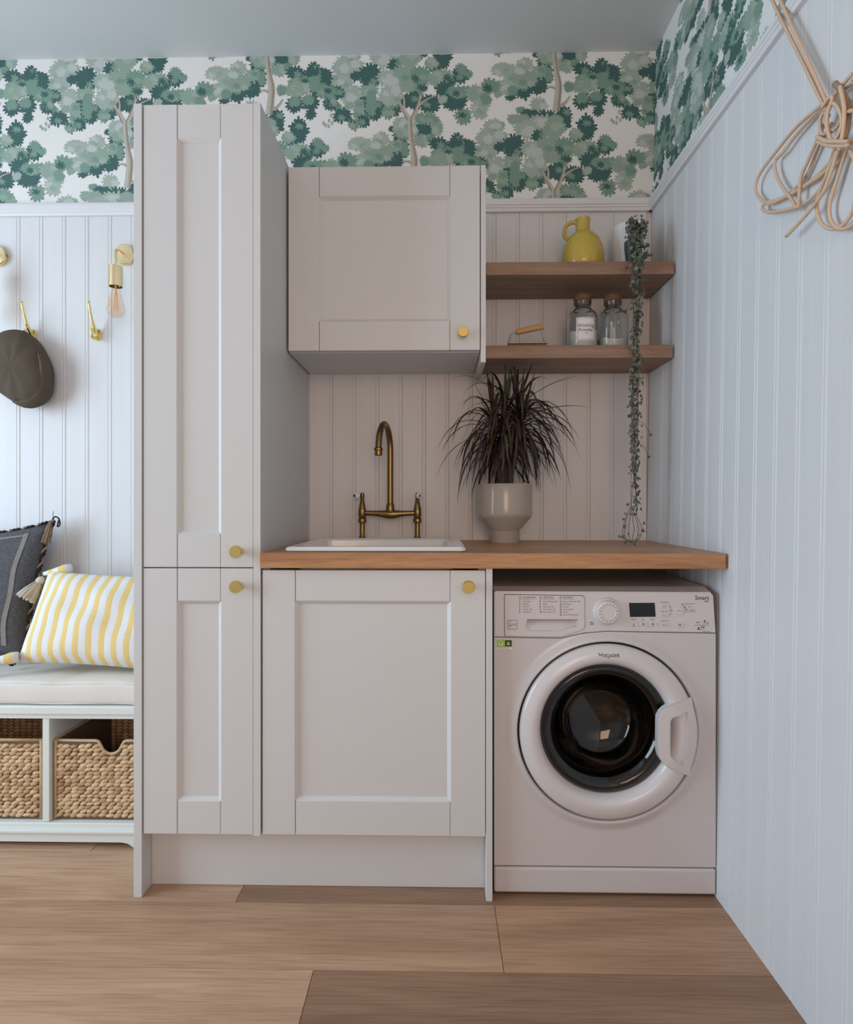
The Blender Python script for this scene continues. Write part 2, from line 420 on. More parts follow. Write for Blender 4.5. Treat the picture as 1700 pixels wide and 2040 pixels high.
# ---- printed wallpaper: one tree motif, half-drop repeat
D_, G_, M_, L_, P_ = 'ink_dark', 'ink_green', 'ink_grey', 'ink_sage', 'ink_pale'
INKS = [D_, G_, M_, L_, P_, 'ink_bark', 'ink_bark_dark']
CL = [(L_,735,-108,90,78),(G_,560,-60,55,40),(D_,825,37,235,100),(D_,640,-25,95,45),(D_,990,20,70,120),(M_,534,26,120,55),(L_,780,93,205,105),(P_,735,71,75,50),(P_,600,130,70,45),(M_,903,30,70,50),
 (D_,1205,115,105,125),(D_,1140,200,110,70),(M_,1093,183,62,60),(L_,270,220,165,140),(L_,300,90,110,62),(L_,190,360,135,90),(P_,230,230,50,52),(P_,340,180,52,42),(P_,310,90,60,35),(L_,620,130,130,90),
 (P_,640,150,72,50),(D_,490,300,125,125),(D_,350,300,60,50),(D_,740,200,85,62),(M_,885,130,120,110),(M_,850,330,190,140),(L_,640,320,90,80),(G_,985,330,110,125),(M_,1190,340,150,100),(G_,1280,350,72,60),
 (D_,1390,305,85,90),(G_,1400,245,55,58),(G_,1470,300,45,40),(D_,930,540,95,115),(D_,845,560,55,70),(D_,1090,590,105,100),(D_,1230,450,85,80),(D_,720,630,85,85),(D_,610,640,55,72),(G_,665,660,60,72),
 (L_,690,500,125,115),(P_,700,360,78,55),(P_,750,450,58,50),(M_,870,420,90,55),(G_,990,420,60,60),(L_,310,520,130,95),(L_,340,430,52,36),(D_,430,640,62,170),(D_,540,640,58,115),(M_,480,450,95,65),
 (M_,375,640,60,130),(G_,500,570,55,140),(D_,420,760,62,62),(G_,325,780,58,58),(P_,300,520,52,45),(G_,160,610,46,50),(D_,210,690,95,72),(M_,275,600,50,40),(D_,1320,560,145,115),
 (G_,1380,470,145,62),(M_,1560,500,120,92),(L_,1580,640,90,110),(G_,1650,560,50,45),(G_,1420,710,85,75),(L_,1210,550,52,46),(D_,1010,870,105,105),(M_,1150,830,60,92),(G_,1055,740,125,62),
 (M_,1010,955,95,58),(G_,1100,930,50,50),(D_,790,900,75,90),(D_,712,835,36,32),(L_,820,800,140,92),(M_,800,880,60,50),(P_,850,780,85,52),(L_,890,850,82,72),
 (D_,580,1180,110,90),(D_,734,1140,82,95),(D_,451,1245,50,50),(D_,800,1040,75,95),(D_,690,1080,120,70),(L_,600,930,85,72),(L_,380,975,130,62),(L_,540,1060,175,120),(M_,600,1090,130,80),(P_,540,1000,52,36),(M_,740,1010,85,70),
 (G_,835,1040,40,85),(L_,400,1160,120,70),(M_,331,1215,46,40),(G_,255,1145,100,72),(G_,480,1190,60,50),(D_,1354,943,62,58),(D_,1180,997,95,75),(D_,1376,1030,175,92),(D_,1470,1000,50,50),(D_,1571,1193,105,70),(D_,1430,1150,125,80),
 (D_,1158,1300,90,90),(D_,1321,1285,90,82),(D_,1321,1400,52,52),(D_,1520,1280,75,80),(G_,1223,1084,135,65),(M_,1158,1160,115,80),(G_,1027,1160,48,52),(G_,1370,1060,60,50),(G_,1484,1180,115,62),(G_,1528,1270,58,60),
 (M_,1250,1140,90,60),(G_,1160,1275,62,55),(G_,1300,1262,62,50),(G_,1370,1130,70,50)]
TR = [([(880,740),(890,900),(905,1000),(928,1130),(922,1250),(905,1400)],[44,46,44,60,62,70]),([(885,770),(825,655),(775,575),(752,540)],[44,34,20,9]),
 ([(822,650),(826,540),(800,470)],[28,18,8]),([(900,750),(952,640),(980,555),(985,480)],[46,34,24,14]),([(978,600),(1060,540),(1150,512)],[24,16,6]),
 ([(990,530),(1030,455)],[16,6]),([(910,1178),(868,1158),(812,1158)],[30,22,12]),([(910,1365),(990,1320),(1042,1250)],[34,24,12])]
LEAFLETS = [(40,790,L_),(75,745,L_),(105,770,L_),(70,800,L_),(125,735,M_),(95,690,L_),(20,770,L_)]
rp = random.Random(3)
def oval(cx, cy, rx, ry):
    ph = rp.uniform(0, 6.28); nl = rp.choice([3, 4, 5])
    return [(cx+rx*(1+0.09*math.sin(nl*t+ph))*math.cos(t), cy+ry*(1+0.09*math.sin(nl*t+ph))*math.sin(t)) for t in [2*PI*i/16 for i in range(16)]]
def leaf_spray(cx, cy, r, out, sq=1.0):
    """one printed spray: five to seven rounded fingers, longest towards 'out'"""
    n = rp.choice([5, 6, 6, 7]); pts = []
    for i in range(n):
        for fa, fr in ((0.0, 0.36), (0.16, 0.60), (0.30, 0.97), (0.5, 1.08), (0.70, 0.97), (0.84, 0.60)):
            a = out-PI+2*PI*(i+fa)/n+rp.uniform(-.05, .05)
            k = r*fr*(0.80+0.30*math.cos((a-out)/2)**2)*rp.uniform(.92, 1.08)
            pts.append((cx+k*math.cos(a), cy+k*math.sin(a)))
    return pts
def add_clump(mi, cx, cy, rx, ry):
    """outline of an oval of foliage with leaf sprays round its edge, as one star-shaped polygon"""
    polys = [oval(cx, cy, rx*0.70, ry*0.70)]
    per = PI*(3*(rx+ry)-math.sqrt((3*rx+ry)*(rx+3*ry))); rr = max(15, min(40, min(rx, ry)*0.60))
    n = max(5, int(per/(rr*1.42))); a0 = rp.uniform(0, 6.28)
    for i in range(n):
        t = a0+2*PI*(i+rp.uniform(-.25, .25))/n; k = rp.uniform(.70, 1.02)
        x, y = cx+(rx-rr*0.55)*k*math.cos(t), cy+(ry-rr*0.55)*k*math.sin(t)
        polys.append(leaf_spray(x, y, rr*rp.uniform(.8, 1.2), math.atan2(math.sin(t)/ry, math.cos(t)/rx)))
    A = np.concatenate([np.array(p) for p in polys])-(cx, cy); B = np.concatenate([np.roll(np.array(p), -1, 0) for p in polys])-(cx, cy)
    m = max(80, min(230, int(per/2.8))); th = np.arange(m)*2*PI/m
    d = np.stack([np.cos(th), np.sin(th)], 1); E_ = B-A
    den = d[:, :1]*E_[:, 1]-d[:, 1:]*E_[:, 0]; den = np.where(abs(den) < 1e-9, 1e-9, den)
    r = (A[:, 0]*E_[:, 1]-A[:, 1]*E_[:, 0])/den; u_ = (A[:, 0]*d[:, 1:]-A[:, 1]*d[:, :1])/den
    r = np.where((u_ >= 0) & (u_ <= 1) & (r > 0), r, 0).max(1)
    SHAPES.append((mi, [(cx, cy)]+[(cx+q*math.cos(t), cy+q*math.sin(t)) for q, t in zip(r, th)], True))
SHAPES = []
for lv, cx, cy, rx, ry in CL:
    add_clump(INKS.index(lv), cx, cy, rx*0.94, ry*0.94)
    if min(rx, ry) > 55:                      # a tone change or two inside the larger sprays
        for q in range(3 if min(rx, ry) > 85 else 2):
            i2 = max(0, min(4, INKS.index(lv)+rp.choice([-1, 1]))) if lv != D_ else 1
            if lv == D_ and q: continue
            px, py = cx+rp.uniform(-.5, .5)*rx, cy+rp.uniform(-.5, .5)*ry
            SHAPES.append((i2, [(px, py)]+leaf_spray(px, py, 36, rp.uniform(0, 6.28)), True))
            SHAPES.append((i2, [(px+22, py+8)]+leaf_spray(px+24, py+9, 30, rp.uniform(0, 6.28)), True))
for x, y, lv in LEAFLETS: SHAPES.append((INKS.index(lv), [(x, y)]+oval(x, y, 10, 20), True))
def strip(pts, ws, mi, off=0.0, sc=1.0):
    s = spline([(x, y, w) for (x, y), w in zip(pts, ws)], 5); Lf, Rt = [], []
    for i, p in enumerate(s):
        a, b = s[max(0, i-1)], s[min(len(s)-1, i+1)]; d = Vector((b.x-a.x, b.y-a.y)); d.normalize(); nn = Vector((-d.y, d.x))
        w = p.z/2*sc; c = Vector((p.x, p.y))+nn*off*p.z
        Lf.append(tuple(c+nn*w)); Rt.append(tuple(c-nn*w))
    SHAPES.append((mi, Lf+Rt[::-1], False))
    n = len(Lf); SHAPES[-1] = (mi, (Lf, Rt), 'strip')
for p_, w_ in TR[::-1]:
    strip(p_, w_, 5)
    strip(p_, w_, 6, -0.32, 0.3)
    strip(p_, w_, 4, 0.25, 0.18)
U = 0.000367; AX = (286*5*U, 144.5*5*U)
def paper_print(name, parent, f, umin, umax, vmin, vmax, clips):
    """f(u, v, lift) -> world; u right, v up, both metres"""
    verts, faces, mids = [], [], []
    u00, v00 = -0.1027-880*U, 2.4528+750*U
    for col in range(-6, 9):
        for row in range(-3, 4):
            ou = u00+col*AX[0]; ov = v00-(col % 2)*AX[1]-row*2*AX[1]
            if ou > umax or ou+1700*U < umin or ov+200*U < vmin or ov-1420*U > vmax: continue
            for i, (mi, sh, mode) in enumerate(SHAPES):
                lift = 0.00008+0.000004*i
                if mode == 'strip':
                    Lf, Rt = sh; b = len(verts); n = len(Lf)
                    for p in Lf+Rt: verts.append((ou+p[0]*U, ov-p[1]*U, lift))
                    for k in range(n-1): faces.append((b+k, b+k+1, b+n+k+1, b+n+k)); mids.append(mi)
                else:
                    b = len(verts); n = len(sh)-1
                    for p in sh: verts.append((ou+p[0]*U, ov-p[1]*U, lift))
                    for k in range(n): faces.append((b, b+1+k, b+1+(k+1) % n)); mids.append(mi)
    me = bpy.data.meshes.new('t'); me.from_pydata(verts, [], faces); me.polygons.foreach_set('material_index', mids)
    bm = BM(); bm.from_mesh(me); bpy.data.meshes.remove(me)
    for co, no in (((umin, 0, 0), (-1, 0, 0)), ((umax, 0, 0), (1, 0, 0)), ((0, vmin, 0), (0, -1, 0)), ((0, vmax, 0), (0, 1, 0))):
        bmesh.ops.bisect_plane(bm, geom=bm.verts[:]+bm.edges[:]+bm.faces[:], plane_co=co, plane_no=no, clear_outer=True)
    for v in bm.verts: v.co = Vector(f(v.co.x, v.co.y, v.co.z))
    obj(name, bm, INKS, parent, kind='stuff', label='printed tree foliage in five greens on the wallpaper')
paper_print('wallpaper_print', wb, lambda u, v, l: (u, 0.010-l, v), -1.95, 0.7945, 2.150, ZC-0.001, None)
paper_print('wallpaper_print', wrt, lambda u, v, l: (wr(-u, v)+0.010-l, -u, v), -0.0095, 2.1, 2.150, ZC-0.001, None)

# rest of the room, behind and beside the photographer
def wall_with_hole(name, axis, a, b0, b1, h0, h1, z0, z1, m='plain_wall'):
    bm = BM()
    for (p0, p1, q0, q1) in ((b0, h0, 0, ZC), (h1, b1, 0, ZC), (h0, h1, 0, z0), (h0, h1, z1, ZC)):
        if axis == 'x': bx(bm, a-0.1, a, p0, p1, q0, q1)
        else: bx(bm, p0, p1, a-0.1, a, q0, q1)
    o = obj(name, bm, m); o['kind'] = 'structure'; return o
wall_with_hole('wall_left', 'x', -3.0, -4.2, 0.01, -2.4, -0.7, 0.42, 2.28)
wall_with_hole('wall_front', 'y', -4.0, -3.0, 0.9, -0.4, 0.7, 0.9, 2.2)
def win(n, axis, a, b0, b1, z0, z1):
    bm = BM()
    def seg(p0, p1, q0, q1):
        if axis == 'x': bx(bm, a-0.07, a-0.02, p0, p1, q0, q1)
        else: bx(bm, p0, p1, a-0.07, a-0.02, q0, q1)
    for t in (b0, (b0+b1)/2-0.025, b1-0.05): seg(t, t+0.05, z0, z1)
    for t in (z0, (z0+z1)/2-0.02, z1-0.05): seg(b0, b1, t, t+0.05)
    o = obj('window_%d' % n, bm, 'window_frame'); o['kind'] = 'structure'
win(1, 'x', -3.0, -2.4, -0.7, 0.42, 2.28); win(2, 'y', -4.0, -0.4, 0.7, 0.9, 2.2)  # window in the front wall is invented, a seat for the warm fill

# ------------------------------------------------------------------ cabinets
def knob(parent, x, y, z, label=None):
    """round brass knob; y is the door face"""
    bm = BM()
    lathe(bm, [(0, 0), (0.009, 0), (0.009, -0.004), (0.0062, -0.008), (0.0062, -0.018), (0.0150, -0.020), (0.0165, -0.022), (0.0165, -0.031), (0.0150, -0.033), (0, -0.033)], (x, y, z), 'y', 28)
    obj('knob', bm, 'brass', parent, smooth=True)
def shaker(parent, x0, x1, z0, z1, yf, yb, xs, zs, kn, label=None):
    """door: recessed panel slab with two stiles, two rails and a knob fixed on it"""
    d = obj('door', box(x0+0.004, x1-0.004, yf+0.010, yb, z0+0.004, z1-0.004), 'cabinet', parent, label=label)
    for a, b in ((x0, xs[0]), (xs[1], x1)): obj('stile', box(a, b, yf, yb-0.001, z0, z1, bev=0.0013), 'cabinet', d)
    for a, b in ((z0, zs[0]), (zs[1], z1)):
        obj('rail', box(xs[0]+0.0012, xs[1]-0.0012, yf+0.0006, yb-0.001, a, b, bev=0.0013), 'cabinet', d)
    bm = BM(); w = 0.009; m = [xs[0], xs[1], zs[0], zs[1]]
    out = [(m[0], m[2]), (m[1], m[2]), (m[1], m[3]), (m[0], m[3])]; inn = [(m[0]+w, m[2]+w), (m[1]-w, m[2]+w), (m[1]-w, m[3]-w), (m[0]+w, m[3]-w)]
    A = [bm.verts.new((p[0], yf+0.0015, p[1])) for p in out]; B = [bm.verts.new((p[0], yf+0.0098, p[1])) for p in inn]; C = [bm.verts.new((p[0], yf+0.0105, p[1])) for p in out]
    for i in range(4):
        j = (i+1) % 4; bm.faces.new((A[i], A[j], B[j], B[i])); bm.faces.new((B[i], B[j], C[j], C[i])); bm.faces.new((A[j], A[i], C[i], C[j]))
    bmesh.ops.recalc_face_normals(bm, faces=bm.faces[:])
    obj('moulding', bm, 'cabinet', d)
    knob(d, kn[0], yf, kn[1])
    return d

tc = thing('tall_cabinet', 'tall narrow cashmere-painted larder cupboard with two stacked shaker doors', 'cabinet', (-0.64, -0.30, 0), 'shaker cabinets')
obj('carcass', box(-0.788, -0.490, -0.577, -0.005, 0.170, 2.108), 'cabinet', tc)
obj('side_panel', box(-0.811, -0.789, -0.603, -0.003, 0, 2.118, bev=0.0008), 'cabinet', tc)
obj('side_panel', box(-0.4895, -0.4705, -0.603, -0.003, 0.166, 2.116, bev=0.0008), 'cabinet', tc)
shaker(tc, -0.7865, -0.4915, 0.8805, 2.116, -0.600, -0.580, (-0.6955, -0.578), (0.969, 2.0255), (-0.529, 0.924))
shaker(tc, -0.7865, -0.4915, 0.168, 0.8775, -0.600, -0.580, (-0.6955, -0.578), (0.257, 0.790), (-0.529, 0.832))

bc = thing('sink_cabinet', 'wide cashmere-painted base cupboard under the sink with one shaker door', 'cabinet', (-0.17, -0.30, 0), 'shaker cabinets')
bm = BM()
for a in ((-0.469, -0.452, -0.577, -0.005, 0.17, 0.878), (0.110, 0.127, -0.577, -0.005, 0.17, 0.878), (-0.452, 0.110, -0.577, -0.005, 0.17, 0.188), (-0.452, 0.110, -0.020, -0.005, 0.188, 0.878)): bx(bm, *a)
obj('carcass', bm, 'cabinet', bc)
obj('side_panel', box(0.1285, 0.1450, -0.603, -0.003, 0, 0.8795, bev=0.0008), 'cabinet', bc)
shaker(bc, -0.4665, 0.1265, 0.169, 0.8735, -0.600, -0.580, (-0.379, 0.0345), (0.2605, 0.791), (0.081, 0.833))

pl = obj('plinth_board', box(-0.7885, 0.128, -0.546, -0.528, 0.0005, 0.168, bev=0.0006), 'cabinet')
tag(pl, 'long cashmere-painted kickboard running under the two floor cupboards', 'kickboard')

wc = thing('wall_cabinet', 'square cashmere-painted wall cupboard hung beside the open shelves', 'cabinet', (-0.165, -0.16, 1.524), 'shaker cabinets')
obj('carcass', box(-0.4655, 0.1315, -0.308, -0.003, 1.524, 2.096, bev=0.0008), 'cabinet', wc)
bm = BM(); prism(bm, [(-0.330, 1.488), (-0.003, 1.488), (-0.003, 2.0965), (-0.330, 2.0965)], 'x', 0.1335, 0.1490)
obj('side_panel', bm, 'cabinet', wc)
shaker(wc, -0.4635, 0.1310, 1.526, 2.0965, -0.330, -0.310, (-0.368, 0.0385), (1.617, 2.004), (0.078, 1.574))

# ------------------------------------------------------------------ worktop, sink, tap
bm = BM()
X0, X1, Y0, Y1, Z0, Z1 = -0.4685, 0.7475, -0.616, -0.002, 0.880, 0.920
hx0, hx1, hy0, hy1 = -0.390, 0.055, -0.555, -0.150
def wx(x, y): return x if x < 0.5 else min(wr(y, 0.9), 0.752+0.004*(y+0.616)/0.614)-0.0012
prism(bm, [(X0, Y0), (wx(1, Y0), Y0), (wx(1, Y1), Y1), (X0, Y1)], 'z', Z0, Z1, hole=[(hx0, hy0), (hx1, hy0), (hx1, hy1), (hx0, hy1)])
es = [e for e in bm.edges if all(abs(v.co.y-Y0) < 1e-5 for v in e.verts)]
bmesh.ops.bevel(bm, geom=es, offset=0.0022, segments=2, affect='EDGES')
wt = obj('worktop', bm, 'worktop'); tag(wt, 'oak worktop running over the sink cupboard and washing machine', 'worktop')

sk = obj('sink', BM(), 'ceramic'); bpy.data.objects.remove(sk)
bm = BM()
sx0, sx1, sy0, sy1 = -0.4135, 0.0765, -0.578, -0.100
def loop(x0, x1, y0, y1, z, r): return [bm.verts.new((x, y, z)) for x, y in rrect(x0, x1, y0, y1, r)]
ls = [loop(sx0+.004, sx1-.004, sy0+.004, sy1-.004, 0.9205, 0.012), loop(sx0, sx1, sy0, sy1, 0.9235, 0.014), loop(sx0, sx1, sy0, sy1, 0.929, 0.014), loop(sx0+.005, sx1-.005, sy0+.005, sy1-.005, 0.9335, 0.012),
      loop(sx0+.036, sx1-.040, sy0+.026, sy1-.066, 0.9335, 0.02), loop(sx0+.042, sx1-.046, sy0+.032, sy1-.072, 0.928, 0.02), loop(sx0+.052, sx1-.056, sy0+.042, sy1-.082, 0.76, 0.03),
      loop(sx0+.100, sx1-.100, sy0+.090, sy1-.120, 0.75, 0.03)]
for A, B in zip(ls, ls[1:]):
    n = len(A)
    for i in range(n): bm.faces.new((A[i], A[(i+1) % n], B[(i+1) % n], B[i]))
bm.faces.new(ls[-1])
# outer shell of the bowl
lo = [loop(sx0+.026, sx1-.026, sy0+.024, sy1-.055, 0.9195, 0.03), loop(sx0+.040, sx1-.044, sy0+.032, sy1-.072, 0.745, 0.03)]
n = len(lo[0])
for i in range(n):
    j = (i+1) % n
    bm.faces.new((ls[0][j], ls[0][i], lo[0][i], lo[0][j])); bm.faces.new((lo[0][j], lo[0][i], lo[1][i], lo[1][j]))
bm.faces.new(lo[1])
bmesh.ops.recalc_face_normals(bm, faces=bm.faces[:])
sk = thing('sink', 'white ceramic inset sink set into the oak worktop', 'sink', (-0.17, -0.34, 0.92))
obj('basin', bm, 'ceramic', sk, smooth=True)
obj('waste', lathe(BM(), [(0, 0.7508), (0.035, 0.7508), (0.04, 0.7525), (0.043, 0.7508)], (-0.17, -0.32, 0), 'z', 24), 'antique', sk, smooth=True)

tp = thing('bridge_tap', 'aged brass bridge tap with white ceramic handle ends behind the sink', 'tap', (-0.17, -0.052, 0.92))
TY = -0.052
obj('bridge', tube(BM(), [(-0.262, TY, 1.019), (-0.24, TY, 1.0185), (-0.21, TY, 1.017), (-0.185, TY, 1.015), (-0.168, TY, 1.0145), (-0.15, TY, 1.015), (-0.125, TY, 1.017), (-0.10, TY, 1.0185), (-0.078, TY, 1.019)],
    [0.0085, 0.0087, 0.0105, 0.0145, 0.0165, 0.0145, 0.0105, 0.0087, 0.0085], 16), 'antique', tp, smooth=True)
obj('spout_collar', lathe(BM(), [(0.010, 1.008), (0.0165, 1.022), (0.0152, 1.036), (0.0138, 1.048), (0.0125, 1.052), (0.0105, 1.053)], (-0.168, TY, 0), 'z', 20), 'antique', tp, smooth=True)
sp = [(-0.168, TY, 1.045), (-0.168, TY, 1.14), (-0.168, TY, 1.235), (-0.1695, TY-0.006, 1.275), (-0.174, TY-0.028, 1.310), (-0.181, TY-0.060, 1.326), (-0.188, TY-0.094, 1.317), (-0.194, TY-0.120, 1.288), (-0.1965, TY-0.132, 1.252), (-0.197, TY-0.135, 1.222)]
obj('spout', tube(BM(), spline(sp, 5), 0.0108, 16), 'antique', tp, smooth=True)
obj('aerator', lathe(BM(), [(0.0115, 1.240), (0.0150, 1.236), (0.0150, 1.231), (0.0125, 1.228), (0.0130, 1.214), (0.0115, 1.212), (0.009, 1.213), (0, 1.216)], (-0.197, TY-0.135, 0), 'z', 20), 'antique', tp, smooth=True)
for s, X, hd in ((-1, -0.268, (-0.7, -0.72)), (1, -0.0715, (0.25, -0.97))):
    obj('pillar', lathe(BM(), [(0.020, 0.9205), (0.0195, 0.923), (0.013, 0.931), (0.0093, 0.938), (0.0090, 0.975), (0.0090, 0.983), (0.0145, 0.985), (0.0150, 0.988), (0.0150, 0.998), (0.0135, 1.0005), (0.0100, 1.001),
        (0.0125, 1.004), (0.0140, 1.010), (0.0142, 1.028), (0.0128, 1.036), (0.0120, 1.038), (0.0118, 1.040), (0.0085, 1.056), (0.0060, 1.060), (0.0088, 1.0615), (0.0088, 1.064), (0.0058, 1.067), (0.0075, 1.073), (0.0075, 1.088), (0.0050, 1.091), (0, 1.0915)], (X, TY, 0), 'z', 20), 'antique', tp, smooth=True)
    h0 = Vector((X, TY, 1.080)); dv = Vector((hd[0], hd[1], 0)).normalized()
    hl = obj('lever', tube(BM(), [h0, h0+dv*0.012, h0+dv*0.020], [0.0055, 0.005, 0.007], 12), 'antique', tp, smooth=True)
    bm = BM(); tube(bm, [h0+dv*0.016, h0+dv*0.018, h0+dv*0.030, h0+dv*0.034], [0.006, 0.0105, 0.0105, 0.008], 14)
    obj('lever_end', bm, 'ceramic', hl, smooth=True, label='white ceramic lever end')
    obj('lever_cap', tube(BM(), [h0+dv*0.033, h0+dv*0.036, h0+dv*0.037], [0.0055, 0.005, 0.003], 12), 'antique', hl, smooth=True, label='brass cap')

# ------------------------------------------------------------------ washing machine
FU = 0.001333                                       # size of one face unit of the machine front
def fx(a): return 0.1518+a*FU
def fz(b): return 0.8156-b*FU
WY = -0.575
wm = thing('washing_machine', 'white front-loading washing machine under the worktop with its door shut', 'washing machine', (0.446, -0.30, 0))
bm = BM(); bx(bm, 0.1535, 0.736, -0.555, -0.025, 0.010, 0.780)
bmesh.ops.delete(bm, geom=[f for f in bm.faces if f.normal.y < -0.9], context='FACES')
obj('body', bm, 'enamel', wm)
obj('top_cover', prism(BM(), [(-0.560, 0.775), (-0.575, 0.800), (-0.560, 0.813), (-0.52, 0.822), (-0.03, 0.829), (-0.025, 0.775)], 'x', 0.1530, 0.7345), 'enamel', wm)
for X in (0.19, 0.70):
    for Y in (-0.52, -0.07): obj('foot', lathe(BM(), [(0, 0.0005), (0.02, 0.0005), (0.02, 0.008), (0.012, 0.010), (0, 0.010)], (X, Y, 0), 'z', 12), 'rubber', wm)
# front panel: pressed sheet with a round opening and a raised rim
CX, CZ, RO = fx(225), fz(279), 0.2365
N = 96
top = [(0, 93), (60, 94.5), (135, 95), (180, 85), (225, 81), (445, 84)]
def topz(x):
    a = (x-fx(0))/FU
    for (a0, b0), (a1, b1) in zip(top, top[1:]):
        if a <= a1: return fz(b0+(b1-b0)*(a-a0)/(a1-a0))
    return fz(84)
zb = fz(552)
bm = BM(); rings = []
xl, xr = fx(0), fx(443)
def rect_pt(t):
    c, s = math.cos(t), math.sin(t)
    k = 1e9
    if c > 1e-9: k = min(k, (xr-CX)/c)
    if c < -1e-9: k = min(k, (xl-CX)/c)
    if s < -1e-9: k = min(k, (zb-CZ)/s)
    if s > 1e-9:
        kk = (0.70-CZ)/s
        for _ in range(4): kk = (topz(max(xl, min(xr, CX+kk*c)))-CZ)/s
        k = min(k, kk)
    return k
ang = [2*PI*i/N for i in range(N)]
for q in ((xl, zb), (xr, zb), (xl, topz(xl)), (xr, topz(xr))):
    t = math.atan2(q[1]-CZ, q[0]-CX) % (2*PI)
    i = min(range(N), key=lambda i: abs(ang[i]-t)); ang[i] = t
kout = [rect_pt(t) for t in ang]
for r, dy in ((0.2315, 0.035), (0.2365, 0.006), (0.2390, -0.0085), (0.2425, -0.0115), (0.2475, -0.0105), (0.2570, -0.0040), (0.2660, -0.0005), (0.272, 0.0)):
    rings.append([bm.verts.new((CX+min(r, kout[i]*(0.93+0.07*(r-0.2315)/0.0405) if r > 0.2365 else r)*math.cos(t), WY+dy, CZ+min(r, kout[i]*(0.93+0.07*(r-0.2315)/0.0405) if r > 0.2365 else r)*math.sin(t))) for i, t in enumerate(ang)])
rings.append([bm.verts.new((CX+kout[i]*math.cos(t)*0.999, WY, CZ+kout[i]*math.sin(t)*0.999)) for i, t in enumerate(ang)])
rings.append([bm.verts.new((CX+kout[i]*math.cos(t), WY+0.003, CZ+kout[i]*math.sin(t))) for i, t in enumerate(ang)])
rings.append([bm.verts.new((CX+kout[i]*math.cos(t), WY+0.020, CZ+kout[i]*math.sin(t))) for i, t in enumerate(ang)])
for A, B in zip(rings, rings[1:]):
    for i in range(N): bm.faces.new((A[i], A[(i+1) % N], B[(i+1) % N], B[i]))
bmesh.ops.recalc_face_normals(bm, faces=bm.faces[:])
obj('front_panel', bm, 'enamel', wm, smooth=True)
# dark gap between fascia and front, then the fascia
pts = [(fx(0), fz(3)), (fx(4), fz(0)), (fx(432), fz(1)), (fx(438), fz(8)), (fx(443), fz(82.5))]+[(fx(a), fz(b-1.3)) for a, b in top[::-1][1:]]
cp = obj('control_panel', BM(), 'plastic', wm); bpy.data.objects.remove(cp)
bm = BM(); prism(bm, pts, 'y', WY-0.001, -0.553)
bmesh.ops.bevel(bm, geom=[e for e in bm.edges if all(v.co.y < WY for v in e.verts)], offset=0.0022, segments=2, affect='EDGES')
gp = [(66, 56), (168, 56), (168, 70), (140, 77), (120, 80), (70, 80), (62, 72)]
def gcut(): return prism(BM(), [(fx(a), fz(b)) for a, b in gp], 'y', WY-0.03, WY+0.019)
cp = obj('control_panel', cut(bm, gcut()), 'plastic', wm)
bm = BM(); bx(bm, xl+0.004, xr-0.004, WY+0.008, -0.556, fz(100), fz(70))
obj('panel_gap', bm, 'gap', wm)
YF = WY-0.001
# detergent drawer
dp = [(20, 6), (178, 8), (181, 12), (181.5, 72), (178, 77), (134, 92), (22, 90.5), (20.5, 86)]
W2 = lambda pp: [(fx(a), fz(b)) for a, b in pp]
def inset(pp, k):
    cx = sum(p[0] for p in pp)/len(pp); cz = sum(p[1] for p in pp)/len(pp)
    return [(cx+(p[0]-cx)*(1-k/abs(88)), cz+(p[1]-cz)*(1-k/46)) for p in pp]
obj('drawer_gap', cut(prism(BM(), W2(dp), 'y', YF-0.0003, YF+0.004), gcut()), 'gap', cp)
dr = obj('drawer_temp', BM(), 'plastic', wm); bpy.data.objects.remove(dr)
bm = BM(); prism(bm, W2(inset(dp, 0.95)), 'y', YF-0.0018, YF+0.004)
dr = obj('detergent_drawer', cut(bm, gcut()), 'plastic', wm)
# scooped grip: deep under its upper edge, running out to the surface below
bm = BM()
A = [bm.verts.new((fx(a), YF-0.0019, fz(b))) for a, b in gp]
C = [bm.verts.new((fx(a+(115-a)*0.05), YF+(0.015 if b < 60 else 0.009 if b < 75 and a > 150 else 0.001), fz(b+(66-b)*(0.0 if b < 60 else 0.12)))) for a, b in gp]
for i in range(len(gp)):
    j = (i+1) % len(gp); bm.faces.new((A[i], A[j], C[j], C[i]))
bmesh.ops.triangulate(bm, faces=[bm.faces.new(C)]); bmesh.ops.recalc_face_normals(bm, faces=bm.faces[:])
obj('grip', bm, 'plastic', dr)
hd = [('CLEAN Plus', 56, ['Anti Stain', 'Whites', 'Cotton', 'Cotton 20°', 'Synthetics'], 1), ('SPECIALS', 97, ['Anti Allergy Plus', 'Baby', 'Sport & Soft', 'Fast Wash 60\'', 'Fast Wash 30\''], 6), ('EXTRAS', 137, ['Extra Clean 20°-40°', 'Delicates', 'Duvet', 'Cotton Mix', 'Rinse', 'Spin & Pump Out'], 11)]
for h, a, ls_, n0 in hd:
    text(dr, h, fx(a+1), fz(14), YF-0.0021, 0.0072, 'ink'); obj('printed_line', box(fx(a-7), fx(a+24), YF-0.0021, YF-0.0018, fz(16.4), fz(15.9)), 'ink_grey_print', dr)
    obj('printed_icon', lathe(BM(), [(0.0016, -0.0002), (0.0026, -0.0002), (0.0026, 0), (0.0016, 0)], (fx(a-4), YF-0.0019, fz(12.2)), 'y', 12, close=True), 'ink', dr)
    for i, s in enumerate(ls_):
        text(dr, str(n0+i), fx(a-6), fz(21.7+5.3*i), YF-0.0021, 0.006, 'ink', bold=0.0002); text(dr, s, fx(a+1), fz(21.7+5.3*i), YF-0.0021, 0.0058, 'ink_grey_print')
